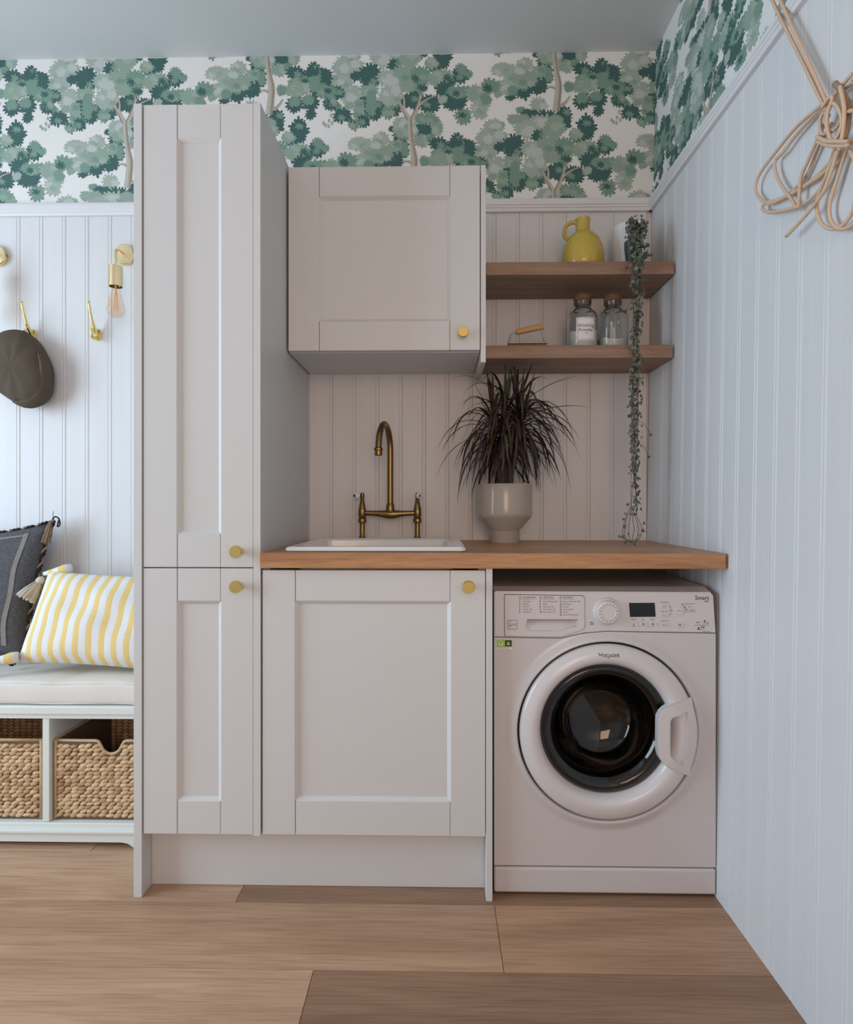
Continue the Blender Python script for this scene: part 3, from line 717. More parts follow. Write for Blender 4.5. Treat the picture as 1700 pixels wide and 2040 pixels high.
for b in (58, 68):
    pp = rrect(fx(26.5), fx(46.5), fz(b+8.5), fz(b), 0.0015); qq = rrect(fx(27.3), fx(45.7), fz(b+7.7), fz(b+0.8), 0.001)
    obj('printed_frame', prism(BM(), pp, 'y', YF-0.0021, YF-0.0018, hole=qq), 'ink_grey_print', dr)
    text(dr, 'PUSH' if b == 58 else 'ADD', fx(28.5), fz(b+3.8), YF-0.0021, 0.0042, 'ink'); text(dr, 'info', fx(28.5), fz(b+6.8), YF-0.0021, 0.003, 'ink_grey_print')
# dial
dl = obj('dial', lathe(BM(), [(0.0375, 0), (0.037, -0.003), (0.034, -0.0065), (0.0315, -0.0075), (0.0305, -0.010), (0.0300, -0.017), (0.0285, -0.0195), (0.026, -0.0203), (0.0195, -0.0203), (0.0188, -0.0195), (0, -0.0195)], (fx(225), YF, fz(40)), 'y', 48), 'plastic', wm, smooth=True)
for i in range(16):
    a = 2*PI*i/16+0.2
    obj('dial_mark', lathe(BM(), [(0, -0.0207), (0.0013, -0.0207), (0.0013, -0.0200)], (fx(225)+0.0228*math.cos(a), YF, fz(40)+0.0228*math.sin(a)), 'y', 6), 'ink', dl)
def ringmark(par, a, b, r0, r1, y=YF-0.0006, m='ink', gap=False):
    obj('printed_icon', lathe(BM(), [(r0, -0.0004), (r1, -0.0004), (r1, 0.0002), (r0, 0.0002)], (fx(a), y, fz(b)), 'y', 16, close=True), m, par)
ringmark(cp, 195.5, 64.5, 0.0034, 0.0043); obj('printed_icon', box(fx(195.2), fx(195.8), YF-0.001, YF-0.0005, fz(64), fz(61)), 'ink', cp)
ds = obj('display', prism(BM(), W2([(270, 23), (321, 22.5), (323, 50.5), (272, 51)]), 'y', YF-0.0008, YF+0.002), 'black_gloss', wm)
def button(a, b, w, h, r=0.0025):
    bm = BM(); prism(bm, rrect(fx(a-w/2), fx(a+w/2), fz(b+h/2), fz(b-h/2), r), 'y', YF-0.0022, YF+0.001)
    bmesh.ops.bevel(bm, geom=[e for e in bm.edges if all(v.co.y < YF-0.002 for v in e.verts)], offset=0.0006, segments=1, affect='EDGES')
    return obj('button', bm, 'plastic', wm)
for a, s in ((279, 'Temp'), (298, 'Spin'), (317, 'Delay')):
    q = button(a, 65.5, 15, 9); text(cp, s, fx(a), fz(57), YF-0.0005, 0.0052, 'ink_grey_print', 'CENTER')
    if s == 'Temp':
        obj('printed_icon', box(fx(a-0.4), fx(a+0.4), YF-0.0026, YF-0.0021, fz(68), fz(63)), 'ink', q); ringmark(q, a, 68, 0.0006, 0.0016, YF-0.0022)
    else:
        ringmark(q, a, 65.5, 0.0024, 0.0033, YF-0.0022); obj('printed_icon', box(fx(a-0.4), fx(a+0.4), YF-0.0026, YF-0.0021, fz(66), fz(64.2)), 'ink', q)
for b, s in ((29, 'Easy Rinse'), (47, 'Easy Iron'), (66, 'Key Lock')):
    q = button(341, b, 15, 7.5); text(cp, s, fx(341), fz(b-6.5), YF-0.0005, 0.0052, 'ink_grey_print', 'CENTER')
    text(q, 'k o~', fx(341), fz(b+1.5), YF-0.0024, 0.0062, 'ink', 'CENTER')
obj('printed_line', tube(BM(), [(fx(350), YF-0.0004, fz(28)), (fx(353), YF-0.0004, fz(31)), (fx(353.5), YF-0.0004, fz(38)), (fx(353), YF-0.0004, fz(45)), (fx(350), YF-0.0004, fz(47))], 0.0003, 4), 'ink_grey_print', cp)
text(cp, 'MAX', fx(354), fz(39), YF-0.0005, 0.005, 'ink_grey_print', 'CENTER')
bm = BM(); lathe(bm, [(0, -0.0028), (0.0102, -0.0028), (0.0112, -0.0018), (0.0112, 0.001)], (fx(370), YF, fz(38)), 'y', 28)
q = obj('button', bm, 'plastic', wm, smooth=True); text(q, 'Smart+', fx(370), fz(39.2), YF-0.003, 0.0052, 'ink_grey_print', 'CENTER')
q = button(370, 66.5, 15, 8.5); text(q, '>II', fx(370), fz(68.2), YF-0.0024, 0.0072, 'ink', 'CENTER', bold=0.0002)
for i, (a, b) in enumerate(((377.5, 26), (381.5, 31), (384.5, 35.5))): obj('printed_mark', prism(BM(), W2([(a-2, b-1.8), (a+1.4, b+0.6), (a+0.6, b+1.8), (a-2.6, b-0.4)]), 'y', YF-0.0006, YF-0.0002), 'ink', cp)
for i, (s, a) in enumerate((('Performance +', 380), ('Eco +', 387), ('Speed +', 390))): text(cp, s, fx(a), fz(25.5+6*i), YF-0.0005, 0.0052, 'ink_grey_print')
obj('printed_line', box(fx(378), fx(404), YF-0.0006, YF-0.0003, fz(40.3), fz(39.8)), 'ink_grey_print', cp)
text(cp, 'Smart', fx(401), fz(16.3), YF-0.0005, 0.0158, 'ink', bold=0.0001); text(cp, 'Tech', fx(420), fz(20.6), YF-0.0005, 0.0052, 'ink', bold=0.0002)
text(cp, '1400  1 - ', fx(402), fz(63), YF-0.0005, 0.0056, 'ink'); text(cp, '7', fx(418), fz(63.5), YF-0.0005, 0.0115, 'ink', bold=0.0003); text(cp, 'kg', fx(424), fz(63.5), YF-0.0005, 0.006, 'ink')
obj('printed_line', box(fx(400), fx(428), YF-0.0006, YF-0.0003, fz(67.3), fz(66.7)), 'ink', cp)
text(cp, 'A', fx(406), fz(76.5), YF-0.0005, 0.0105, 'ink', bold=0.0004); text(cp, '++', fx(412.5), fz(73.5), YF-0.0005, 0.0095, 'ink', bold=0.0003); text(cp, 'class', fx(414), fz(76.2), YF-0.0005, 0.004, 'ink_grey_print'); text(cp, 'WMFUG 742', fx(416), fz(81), YF-0.0005, 0.0038, 'ink')
# energy sticker
st = obj('sticker', box(fx(5), fx(37), WY-0.0008, WY-0.0001, fz(117), fz(97)), 'white_print', wm, label='green and black efficiency sticker')
obj('sticker_field', box(fx(5.6), fx(36.4), WY-0.0012, WY-0.0007, fz(113), fz(97.6)), 'lime', st)
obj('sticker_field', box(fx(22), fx(35), WY-0.0016, WY-0.0011, fz(111), fz(99)), 'ink', st)
obj('sticker_field', lathe(BM(), [(0, -0.0004), (0.0068, -0.0004), (0.0068, 0)], (fx(13.5), WY-0.0012, fz(105)), 'y', 20), 'white_print', st)
obj('sticker_mark', prism(BM(), W2([(9, 103), (14, 100), (18, 103), (15, 107), (12, 110), (11, 106)]), 'y', WY-0.0020, WY-0.0015), 'lime', st)
obj('sticker_mark', prism(BM(), W2([(28.5, 101), (32, 108), (25, 108)]), 'y', WY-0.0020, WY-0.0015, hole=W2([(28.5, 104), (30, 107), (27, 107)])), 'white_print', st)
text(st, 'ECO  SAVE  WASH', fx(6.5), fz(116), WY-0.0009, 0.0036, 'ink')
# door
GX, GZ = fx(222.5), fz(276)
DY = WY-0.004
dprof = [(0.2265, 0.026), (0.2330, 0.010), (0.2330, -0.004), (0.2310, -0.010), (0.2250, -0.0145), (0.214, -0.0195), (0.203, -0.0225), (0.194, -0.0225), (0.186, -0.0195), (0.180, -0.013), (0.1755, -0.005), (0.1725, 0.004), (0.1715, 0.014), (0.172, 0.026)]
bm = lathe(BM(), dprof, (CX, DY, CZ), 'y', 96)
for v in bm.verts:
    r = math.hypot(v.co.x-CX, v.co.z-CZ); k = max(0, min(1, (0.2265-r)/0.05)); v.co.x += (GX-CX)*k; v.co.z += (GZ-CZ)*k
dd = obj('door', bm, 'plastic', wm, smooth=True)
obj('door_gap', lathe(BM(), [(0.2285, 0.024), (0.2365, 0.024), (0.2365, 0.027), (0.2285, 0.027)], (CX, WY, CZ), 'y', 64, close=True), 'gap', wm)
def on_door(a, b):
    z = fz(127)+b; r = math.hypot(a, z-CZ)
    for (r0, y0), (r1, y1) in zip(dprof, dprof[1:]):
        if r1 <= r <= r0 and y0 < 0: return (fx(225)+a, DY+y1+(y0-y1)*(r-r1)/(r0-r1)-0.0005, z)
    return (fx(225)+a, DY-0.023, z)
text(dd, 'Hotpoint', 0, 0, 0, 0.0150, 'ink', 'CENTER', bold=0.00025, fn=on_door)
obj('seal_ring', lathe(BM(), [(0.1725, 0.012), (0.170, 0.004), (0.160, 0.006), (0.150, 0.022), (0.146, 0.040), (0.150, 0.060), (0.172, 0.060)], (GX, DY, GZ), 'y', 72), 'rubber', dd, smooth=True)
obj('glass', lathe(BM(), [(0.1685, 0.006), (0.166, 0.001), (0.150, 0.004), (0.135, 0.020), (0.126, 0.045), (0.112, 0.085), (0.085, 0.112), (0.045, 0.124), (0, 0.127), (0, 0.132), (0.047, 0.129), (0.088, 0.117), (0.116, 0.088), (0.130, 0.047), (0.1395, 0.024), (0.152, 0.009), (0.166, 0.006)], (GX, DY, GZ), 'y', 72, close=False), 'door_glass', dd, smooth='all')
# handle with its finger opening
ho = [(389, 208), (360, 214), (345, 219), (333, 225.5), (325, 233), (320, 243), (319, 255), (319, 300), (319, 312), (322, 324), (329, 334), (340, 343), (360, 354), (386, 364)]
ao = [(math.degrees(math.atan2(279-364, 386-225))), (math.degrees(math.atan2(279-208, 389-225)))]
for i in range(1, 8):
    t = math.radians(ao[0]+(ao[1]-ao[0])*i/8); ho.append((225+178.5*math.cos(t)*0.985, 279-178.5*math.sin(t)*0.985))
hi = [(376, 236), (368, 238), (360, 240), (352, 243), (347, 246), (344.5, 250), (343.5, 256), (343, 290), (343.5, 314), (344.5, 320), (347, 324), (352, 328), (358, 331), (366, 336)]
for i in range(1, 8):
    t = i/8; hi.append((366+(376-366)*t+6*math.sin(PI*t), 336+(236-336)*t))
ho3 = [(a, b) for a, b in ho]
bm = BM(); prism(bm, W2(ho3), 'y', DY-0.0335, DY-0.008, hole=W2(hi))
fr0 = [v for v in bm.verts if v.co.y < DY-0.03]
def dsurf(r):
    q = [(a, b) for a, b in dprof if b < 0.005]
    for (a0, b0), (a1, b1) in zip(q, q[1:]):
        if a1 <= r <= a0: return b1+(b0-b1)*(r-a1)/(a0-a1) if a0 > a1 else b0
    return -0.0225 if r < 0.2 else -0.006
for v in fr0:                                       # outer side drops towards the rim of the door
    r = math.hypot(v.co.x-CX, v.co.z-CZ); v.co.y = DY-0.0315 if r < 0.185 else DY-0.0315+(r-0.185)*0.30
bmesh.ops.bevel(bm, geom=[e for e in bm.edges if all(v in fr0 for v in e.verts) and len(e.link_faces) == 2 and any(abs(f.normal.y) < 0.5 for f in e.link_faces)], offset=0.0025, segments=2, affect='EDGES')
obj('handle', bm, 'plastic', dd, smooth=True)
# drum behind the glass
dm = obj('drum', lathe(BM(), [(0.145, 0.065), (0.150, 0.075), (0.225, 0.085), (0.225, 0.40), (0.05, 0.42), (0, 0.42)], (GX, DY, GZ+0.005), 'y', 48), 'steel', wm, smooth=True)
for i in range(3):
    a = 2*PI*i/3+0.5
    c, s = math.cos(a), math.sin(a); bm = BM()
    prism(bm, [(-0.04, 0.222), (-0.015, 0.165), (0.015, 0.165), (0.04, 0.222)], 'y', DY+0.10, DY+0.38)
    for v in bm.verts: v.co.x, v.co.z = GX+v.co.x*c-v.co.z*s, GZ+0.005+v.co.x*s+v.co.z*c
    obj('paddle', bm, 'steel', dm)
obj('kick_panel', box(xl, xr, WY-0.003, WY+0.03, fz(606), fz(555), bev=0.006, seg=3), 'enamel', wm)
obj('kick_gap', box(xl+0.004, xr-0.004, WY+0.012, WY+0.03, fz(560), fz(548)), 'gap', wm)

# ------------------------------------------------------------------ open shelves and what stands on them
SF = -0.235
def shelf(x1, z0, label):
    o = obj('wall_shelf', box(0.1575, x1, SF, -0.002, z0, z0+0.042, bev=0.001), 'shelf'); tag(o, label, 'shelf', 'oak wall shelves'); return o
shelf(0.763, 1.7925, 'upper thick oak shelf carrying the yellow jug')
shelf(0.759, 1.5225, 'lower thick oak shelf carrying the two glass jars')
S1, S2 = 1.8345, 1.5645

jx, jy = 0.490, -0.150
jug = thing('jug', 'speckled yellow ceramic jug with a small loop handle on the upper shelf', 'jug', (jx, jy, S1))
obj('body', lathe(BM(), [(0, 0.0003), (0.064, 0.0003), (0.068, 0.004), (0.0705, 0.020), (0.0695, 0.050), (0.064, 0.076), (0.053, 0.097), (0.038, 0.111), (0.0245, 0.119), (0.0235, 0.125), (0.0232, 0.135), (0.0240, 0.152), (0.0255, 0.157), (0.0240, 0.1595), (0.0195, 0.158), (0.018, 0.13), (0, 0.125)], (jx, jy, S1), 'z', 40, zk=1.115), 'yellow_glaze', jug, smooth=True)
obj('handle', tube(BM(), spline([(jx-0.018, jy, S1+0.1628), (jx-0.036, jy, S1+0.1661), (jx-0.055, jy, S1+0.1539), (jx-0.062, jy, S1+0.1316), (jx-0.056, jy, S1+0.1126), (jx-0.046, jy, S1+0.1093)], 5), 0.0062, 10), 'yellow_glaze', jug, smooth=True)

tx, ty = 0.660, -0.115
tin = thing('storage_tin', 'white tin with a house drawing and wooden base behind the trailing plant', 'tin', (tx, ty, S1))
obj('wood_base', lathe(BM(), [(0, 0.0003), (0.068, 0.0003), (0.069, 0.003), (0.068, 0.020), (0.060, 0.024), (0, 0.024)], (tx, ty, S1), 'z', 36), 'pale_wood', tin, smooth=True)
obj('body', lathe(BM(), [(0, 0.024), (0.059, 0.024), (0.0605, 0.027), (0.0605, 0.158), (0.058, 0.162), (0, 0.163)], (tx, ty, S1), 'z', 40), 'tin', tin, smooth=True)
def wrap(cx, cy, r, z, a0): return lambda a, b: (cx+r*math.sin(a/r+a0), cy-r*math.cos(a/r+a0), z+b)
text(tin, '4', 0, 0, 0, 0.03, 'ink_grey_print', fn=wrap(tx, ty, 0.0609, S1+0.065, -0.48))
w_ = wrap(tx, ty, 0.0609, S1+0.07, 0)
house = [(-0.012, 0), (-0.012, 0.03), (0.006, 0.046), (0.024, 0.03), (0.024, 0)]
obj('printed_line', tube(BM(), [w_(*p) for p in house], 0.0006, 5), 'ink_grey_print', tin)

scp = thing('wooden_scoop', 'small pale wooden scoop lying at the end of the upper shelf', 'scoop', (0.235, -0.15, S1))
obj('handle', tube(BM(), [(0.185, -0.17, S1+0.0085), (0.192, -0.17, S1+0.0095), (0.205, -0.168, S1+0.0080), (0.225, -0.165, S1+0.0085)], [0.006, 0.0085, 0.006, 0.0065], 10), 'pale_wood', scp, smooth=True)
bm = tube(BM(), [(0.215, -0.166, S1+0.010), (0.228, -0.165, S1+0.0145), (0.262, -0.158, S1+0.0125), (0.292, -0.152, S1+0.0065), (0.308, -0.149, S1+0.003)], [0.009, 0.0135, 0.0115, 0.0055, 0.0015], 12)
obj('bowl', bm, 'pale_wood', scp, smooth=True)

def jar(cx, cy, fill, label, lab):
    t = thing('glass_jar', label, 'jar', (cx, cy, S2), 'glass jars')
    obj('glass', lathe(BM(), [(0, 0.0006), (0.046, 0.0006), (0.0495, 0.004), (0.0500, 0.010), (0.0500, 0.092), (0.0486, 0.102), (0.0440, 0.112), (0.0365, 0.119), (0.0295, 0.1225), (0.0285, 0.127), (0.0285, 0.142), (0.0300, 0.145), (0.0300, 0.148), (0.0270, 0.148), (0.0265, 0.126), (0.0350, 0.1165), (0.0420, 0.1100), (0.0462, 0.101), (0.0475, 0.091), (0.0475, 0.010), (0.045, 0.0045), (0, 0.0045)], (cx, cy, S2), 'z', 40, zk=1.12), 'glass', t, smooth=True)
    obj('stopper', lathe(BM(), [(0, 0.135), (0.0245, 0.135), (0.0262, 0.149), (0.0295, 0.150), (0.0300, 0.163), (0.028, 0.166), (0, 0.166)], (cx, cy, S2), 'z', 28, zk=1.12), 'cork', t, smooth=True)
    bm = lathe(BM(), [(0, 0.0048), (0.044, 0.0048), (0.0468, 0.011), (0.0468, fill), (0.03, fill+0.003), (0.012, fill+0.001), (0, fill+0.006)], (cx, cy, S2), 'z', 32)
    for v in bm.verts:
        if v.co.z > S2+0.02: v.co.z += 0.006*math.sin(60*v.co.x+1)+0.004*math.sin(95*v.co.y)
    obj('powder', bm, 'powder', t, smooth=True)
    if lab:
        f = wrap(cx, cy, 0.0506, S2, 0.0)
        bm = BM(); n = 14; W = 0.032; vs_ = []
        for z in (0.024, 0.100):
            for k in range(n+1): vs_.append(bm.verts.new(f(-W+2*W*k/n, z)))
        for k in range(n): bm.faces.new((vs_[k], vs_[k+1], vs_[n+2+k], vs_[n+1+k]))
        lb = obj('paper_label', bm, 'paper_label', t, smooth='all')
        f2 = wrap(cx, cy, 0.0509, S2, 0.0)
        bm = BM()
        for (a0, a1, b0, b1) in ((-.0285, .0285, .096, .0968), (-.0285, .0285, .0275, .0283), (-.0285, -.0277, .0275, .0968), (.0277, .0285, .0275, .0968)):
            q = [bm.verts.new(f2(a0+(a1-a0)*k/10, b)) for b in (b0, b1) for k in range(11)]
            for k in range(10): bm.faces.new((q[k], q[k+1], q[k+12], q[k+11]))
        obj('label_border', bm, 'ink', lb)
        for s, z, sz in (('Washing', 0.068, 0.0160), ('Powder', 0.0535, 0.0160), ('refill', 0.046, 0.0055)):
            text(lb, s, 0, 0, 0, sz, 'ink', 'CENTER', fn=lambda a, b, z=z: f2(a, b+z))
jar(0.488, -0.155, 0.055, 'glass jar of powder with a printed Washing Powder label', True)
jar(0.5905, -0.150, 0.034, 'unlabelled clear glass jar with a little white powder left', False)

br = thing('scrubbing_brush', 'scrubbing brush with a wooden grip on a bent wire frame, lower shelf', 'brush', (0.30, -0.15, S2))
BYc = -0.205
for dy in (0,):
    obj('wire_frame', tube(BM(), spline([(0.3425, BYc, S2+0.0631), (0.3485, BYc, S2+0.0353), (0.3575, BYc, S2+0.0144), (0.3555, BYc, S2+0.0121)], 4), 0.0032, 8), 'chrome', br, smooth=True)
    obj('wire_frame', tube(BM(), spline([(0.2635, BYc, S2+0.0515), (0.2455, BYc, S2+0.0469), (0.2385, BYc, S2+0.0307), (0.2340, BYc, S2+0.0121), (0.2395, BYc, S2+0.0121)], 4), 0.0032, 8), 'chrome', br, smooth=True)
bm = BM(); bx(bm, 0.2310, 0.3595, BYc-0.020, BYc+0.020, S2+0.0092, S2+0.0138, bev=0.001); obj('plate', bm, 'steel', br)
obj('grip', tube(BM(), [(0.2575, BYc, S2+0.0510), (0.2615, BYc, S2+0.0515), (0.3035, BYc, S2+0.0608), (0.3455, BYc, S2+0.0689), (0.3495, BYc, S2+0.0695)], [0.0075, 0.0095, 0.0105, 0.0095, 0.0075], 14), 'pale_wood', br, smooth=True)
bm = BM()
for i in range(22):
    for j in range(4):
        x, y = 0.235+i*0.0058, BYc-0.016+j*0.008
        tube(bm, [(x, y, S2+0.0092), (x+random.uniform(-.0006, .0006), y, S2+0.0010)], [0.0013, 0.0015], 5)
obj('bristles', bm, 'bristle', br, kind='stuff')

# ------------------------------------------------------------------ potted dracaena
px_, py_ = 0.228, -0.140
dra = thing('potted_dracaena', 'dark red spiky-leaved dracaena in a footed taupe ceramic pot', 'plant', (px_, py_, 0.92))
obj('pot', lathe(BM(), [(0, 0.0003), (0.0485, 0.0003), (0.0495, 0.003), (0.0495, 0.039), (0.0505, 0.042), (0.090, 0.086), (0.0930, 0.092), (0.0935, 0.10), (0.0935, 0.195), (0.0925, 0.1975), (0.0905, 0.1965), (0.090, 0.10), (0.05, 0.06), (0, 0.055)], (px_, py_, 0.92), 'z', 56), 'pot', dra, smooth=True)
obj('soil', lathe(BM(), [(0, 0.176), (0.05, 0.177), (0.0895, 0.172), (0.0895, 0.11), (0, 0.11)], (px_, py_, 0.92), 'z', 28), 'soil', dra, smooth=True)
heads = [(0.232, -0.145, 1.375), (0.272, -0.130, 1.385), (0.188, -0.150, 1.345), (0.285, -0.155, 1.345), (0.215, -0.165, 1.290)]
for h in heads:
    b = (px_+(h[0]-px_)*0.25, py_+(h[1]-py_)*0.25, 1.09)
    obj('stem', tube(BM(), spline([b, (b[0]+(h[0]-px_)*0.2, b[1], 1.17), (h[0], h[1], h[2]-0.06), (h[0], h[1], h[2])], 4), [0.011-0.006*i/12 for i in range(13)], 8), 'bark', dra, smooth=True)
rl = random.Random(11)
def ribbon(h, az, el, length, droop, width, name='leaf'):
    p = Vector(h); d = Vector((math.cos(el)*math.cos(az), math.cos(el)*math.sin(az), math.sin(el))); side = Vector((-math.sin(az), math.cos(az), 0))
    n = 9; st = length/n; pts = [p.copy()]
    for i in range(n):
        d = (d+Vector((0, 0, -droop*st*(0.6+1.3*i/n)))).normalized(); p = p+d*st
        p.y = min(p.y, -0.010); p.z = min(p.z, 1.512 if (p.x > 0.148 and p.y > -0.25) else 1.6)
        if (p.x-px_)**2+(p.y-py_)**2 < 0.097**2 and p.z < 1.122: p.z = 1.122+rl.uniform(0, 0.008)
        p.z = max(p.z, 1.02)
        if p.z < 1.112 and abs(p.x-px_) < 0.108 and p.y < -0.14: break
        pts.append(p.copy())
    n = len(pts)-1
    if n < 3: return
    bm = BM(); rows_ = []
    for i, q in enumerate(pts):
        w = width*(0.55+0.45*min(1, i/2.5))*(1 if i/n < 0.55 else max(0.04, 1-((i/n-0.55)/0.45)**1.4))
        t = (pts[min(n, i+1)]-pts[max(0, i-1)]).normalized(); up = side.cross(t).normalized()
        rows_.append([bm.verts.new(q-side*w/2+up*w*0.16), bm.verts.new(q), bm.verts.new(q+side*w/2+up*w*0.16)])
    for A, B in zip(rows_, rows_[1:]):
        bm.faces.new((A[0], A[1], B[1], B[0])); bm.faces.new((A[1], A[2], B[2], B[1]))
    obj(name, bm, 'leaf_olive' if rl.random() < 0.16 else 'leaf_red', dra, smooth='all')
for k, h in enumerate(heads):
    cnt = (52, 46, 44, 42, 44)[k]
    for i in range(cnt):
        f = i/cnt; az = i*2.39996+k; el = math.radians(84-104*f**0.75+rl.uniform(-10, 10))
        if math.sin(az) > 0.4 and rl.random() < 0.5: az += PI
        hz = (h[0], h[1], h[2]-0.085*f)
        ribbon(hz, az, el, rl.uniform(0.19, 0.29)*(0.6 if f < 0.12 else 1), rl.uniform(5.5, 14)*(0.2 if f < 0.12 else 1), rl.uniform(0.0085, 0.0125))
for az, el, ln, h in ((1.95, 68, 0.17, heads[2]), (1.75, 78, 0.16, heads[0]), (0.15, 40, 0.24, heads[1]), (0.25, 22, 0.23, heads[3]), (1.1, 62, 0.17, heads[1])):
    ribbon(h, -az if az > 0.5 else -az, math.radians(el), ln, 2.4, 0.011)

# ------------------------------------------------------------------ trailing string plant
vx, vy = 0.637, -0.258
tv = thing('trailing_plant', 'string-of-hearts plant trailing in one long thin bunch from the upper shelf', 'plant', (vx, -0.21, S1))
obj('pot', lathe(BM(), [(0, 0.0003), (0.020, 0.0003), (0.026, 0.05), (0.0265, 0.075), (0.024, 0.075), (0.02, 0.06), (0, 0.06)], (0.640, -0.204, S1), 'z', 20), 'rubber', tv, smooth=True)
rv = random.Random(5)
bl = BM()
def heart(bm, c, s, nrm, spin):
    nrm = nrm.normalized(); a = nrm.orthogonal().normalized(); b = nrm.cross(a)
    a, b = a*math.cos(spin)+b*math.sin(spin), b*math.cos(spin)-a*math.sin(spin)
    sh = [(0, -1.0), (0.75, -0.25), (0.9, 0.45), (0.45, 0.85), (0, 0.5), (-0.45, 0.85), (-0.9, 0.45), (-0.75, -0.25)]
    F = [bm.verts.new(c+a*(x*s)+b*(y*s)+nrm*(0.18*s*abs(x))) for x, y in sh]; ce_ = bm.verts.new(c-nrm*0.05*s); ct = bm.verts.new(c-nrm*0.28*s)
    for i in range(8): bm.faces.new((F[i], F[(i+1) % 8], ce_)); bm.faces.new((F[(i+1) % 8], F[i], ct))
strands = []
for k in range(9):
    a = 2*PI*k/9; r = 0.013
    top_ = Vector((0.640+0.020*math.cos(a), -0.215+0.012*math.sin(a), S1+0.082+rv.uniform(0, 0.025)))
    over = Vector((vx+0.014*math.cos(a), vy-0.002+0.006*math.sin(a), S1+0.035+rv.uniform(-.01, .03)))
    pts = [top_, Vector((top_.x, -0.238, S1+0.115+rv.uniform(-.02, .012))), over]
    z = S1-0.02; ph = rv.uniform(0, 6.28)
    zend = 1.03 if k < 6 else rv.uniform(1.04, 1.25)
    while z > zend:
        dr_ = (S1-z)*0.028
        pts.append(Vector((vx-dr_*0.62+r*math.cos(a+z*9+ph)*rv.uniform(.4, 1), vy-0.002+0.007*math.sin(a+z*9+ph), z))); z -= 0.085
    if k < 6:
        dx = (-0.030, -0.022, -0.008, 0.006, 0.022, 0.034)[k]; bx_ = vx-0.018
        pts += [Vector((bx_+dx*0.5, vy, 1.015)), Vector((bx_+dx, vy-0.004+0.006*(k % 3-1), 0.972)), Vector((bx_+dx*0.8, vy+0.004*(k % 2), 0.942)), Vector((bx_+dx*0.2+0.006, vy+0.002, 0.9275))]
    s = spline(pts, 4); strands.append(s)
    obj('stem', tube(BM(), s, 0.0009, 5), 'vine_stem', tv, smooth='all')
for k, (x1, z1) in enumerate(((0.602, 1.802), (0.678, 1.27), (0.600, 1.665), (0.672, 1.20))):
    z0 = z1+0.05; s = spline([(vx-0.01, vy, z0), ((vx+x1)/2, vy-0.006, z1+0.035), (x1, vy-0.004, z1)], 5); strands.append(s)
    obj('stem', tube(BM(), s, 0.0007, 5), 'vine_stem', tv, smooth='all')
    heart(bl, Vector((x1, vy-0.005, z1)), 0.006, Vector((rv.uniform(-.4, .4), -1, 0.3)), rv.uniform(-.5, .5))
for k, s in enumerate(strands[:9]):
    L_s = len(s)
    for i in range(0, L_s):
        z = s[i].z
        dens = 3 if z > S1-0.02 else (2 if z > 1.15 else (1 if z > 1.035 else 0))
        if z <= 1.035 and rv.random() < 0.22: dens = 1
        for q in range(dens):
            if rv.random() < 0.32: continue
            a = rv.uniform(0, 6.28); c = s[i]+Vector((0.011*math.cos(a), -0.004-0.007*abs(math.sin(a)), rv.uniform(-.009, .009)))
            if z > S1: c += Vector((rv.uniform(-.010, .010), -0.004, rv.uniform(-.006, .006)))
            heart(bl, c, rv.uniform(0.0048, 0.0082), Vector((math.cos(a), -0.8, rv.uniform(-.3, .7))), rv.uniform(-1.2, 1.2))
for k in range(75):
    a = rv.uniform(0, 6.28); c = Vector((0.640+rv.gauss(0, 0.017), -0.246+rv.gauss(0, 0.009), S1+rv.uniform(0.0, 0.125)))
    heart(bl, c, rv.uniform(0.006, 0.009), Vector((math.cos(a)*0.7, -0.8, rv.uniform(0, .8))), rv.uniform(-1.5, 1.5))
obj('leaves', bl, 'vine_leaf', tv, kind='stuff', label='small mottled grey-green heart leaves')

# ------------------------------------------------------------------ bench with baskets and cushions
BF = -0.370
be = thing('storage_bench', 'white hallway bench with open cubbyholes beneath a seat pad', 'bench', (-1.40, -0.19, 0))
bX0, bX1 = -2.10, -0.817
obj('top_board', box(bX0, bX1, BF-0.008, -0.012, 0.407, 0.433, bev=0.004, seg=2), 'bench', be)
obj('top_rail', box(bX0, bX1, BF, BF+0.02, 0.3925, 0.4065, bev=0.001), 'bench', be)
for X, W in ((-2.09, .021), (-1.640, .021), (-1.213, .021), (-0.8315, .0135)): obj('divider', box(X, X+W, BF+0.004, -0.014, 0.075, 0.406, bev=0.001), 'bench', be)
obj('bottom_board', box(bX0, bX1, BF, -0.012, 0.052, 0.0735, bev=0.003, seg=2), 'bench', be)
obj('back_panel', box(bX0, bX1, -0.012, -0.004, 0.055, 0.43), 'bench', be)
ap = [(bX0, 0.0515), (bX0, 0.0005), (bX0+0.11, 0.0005), (bX0+0.125, 0.010), (bX0+0.15, 0.0175), (-0.965, 0.0175), (-0.945, 0.014), (-0.930, 0.004), (-0.920, 0.0005), (bX1, 0.0005), (bX1, 0.0515)]
obj('apron', prism(BM(), ap, 'y', BF-0.003, BF+0.018), 'bench', be)
bm = BM(); bx(bm, bX0, bX1, BF-0.011, BF+0.01, 0.045, 0.0565, bev=0.003, seg=2); obj('moulding', bm, 'bench', be)

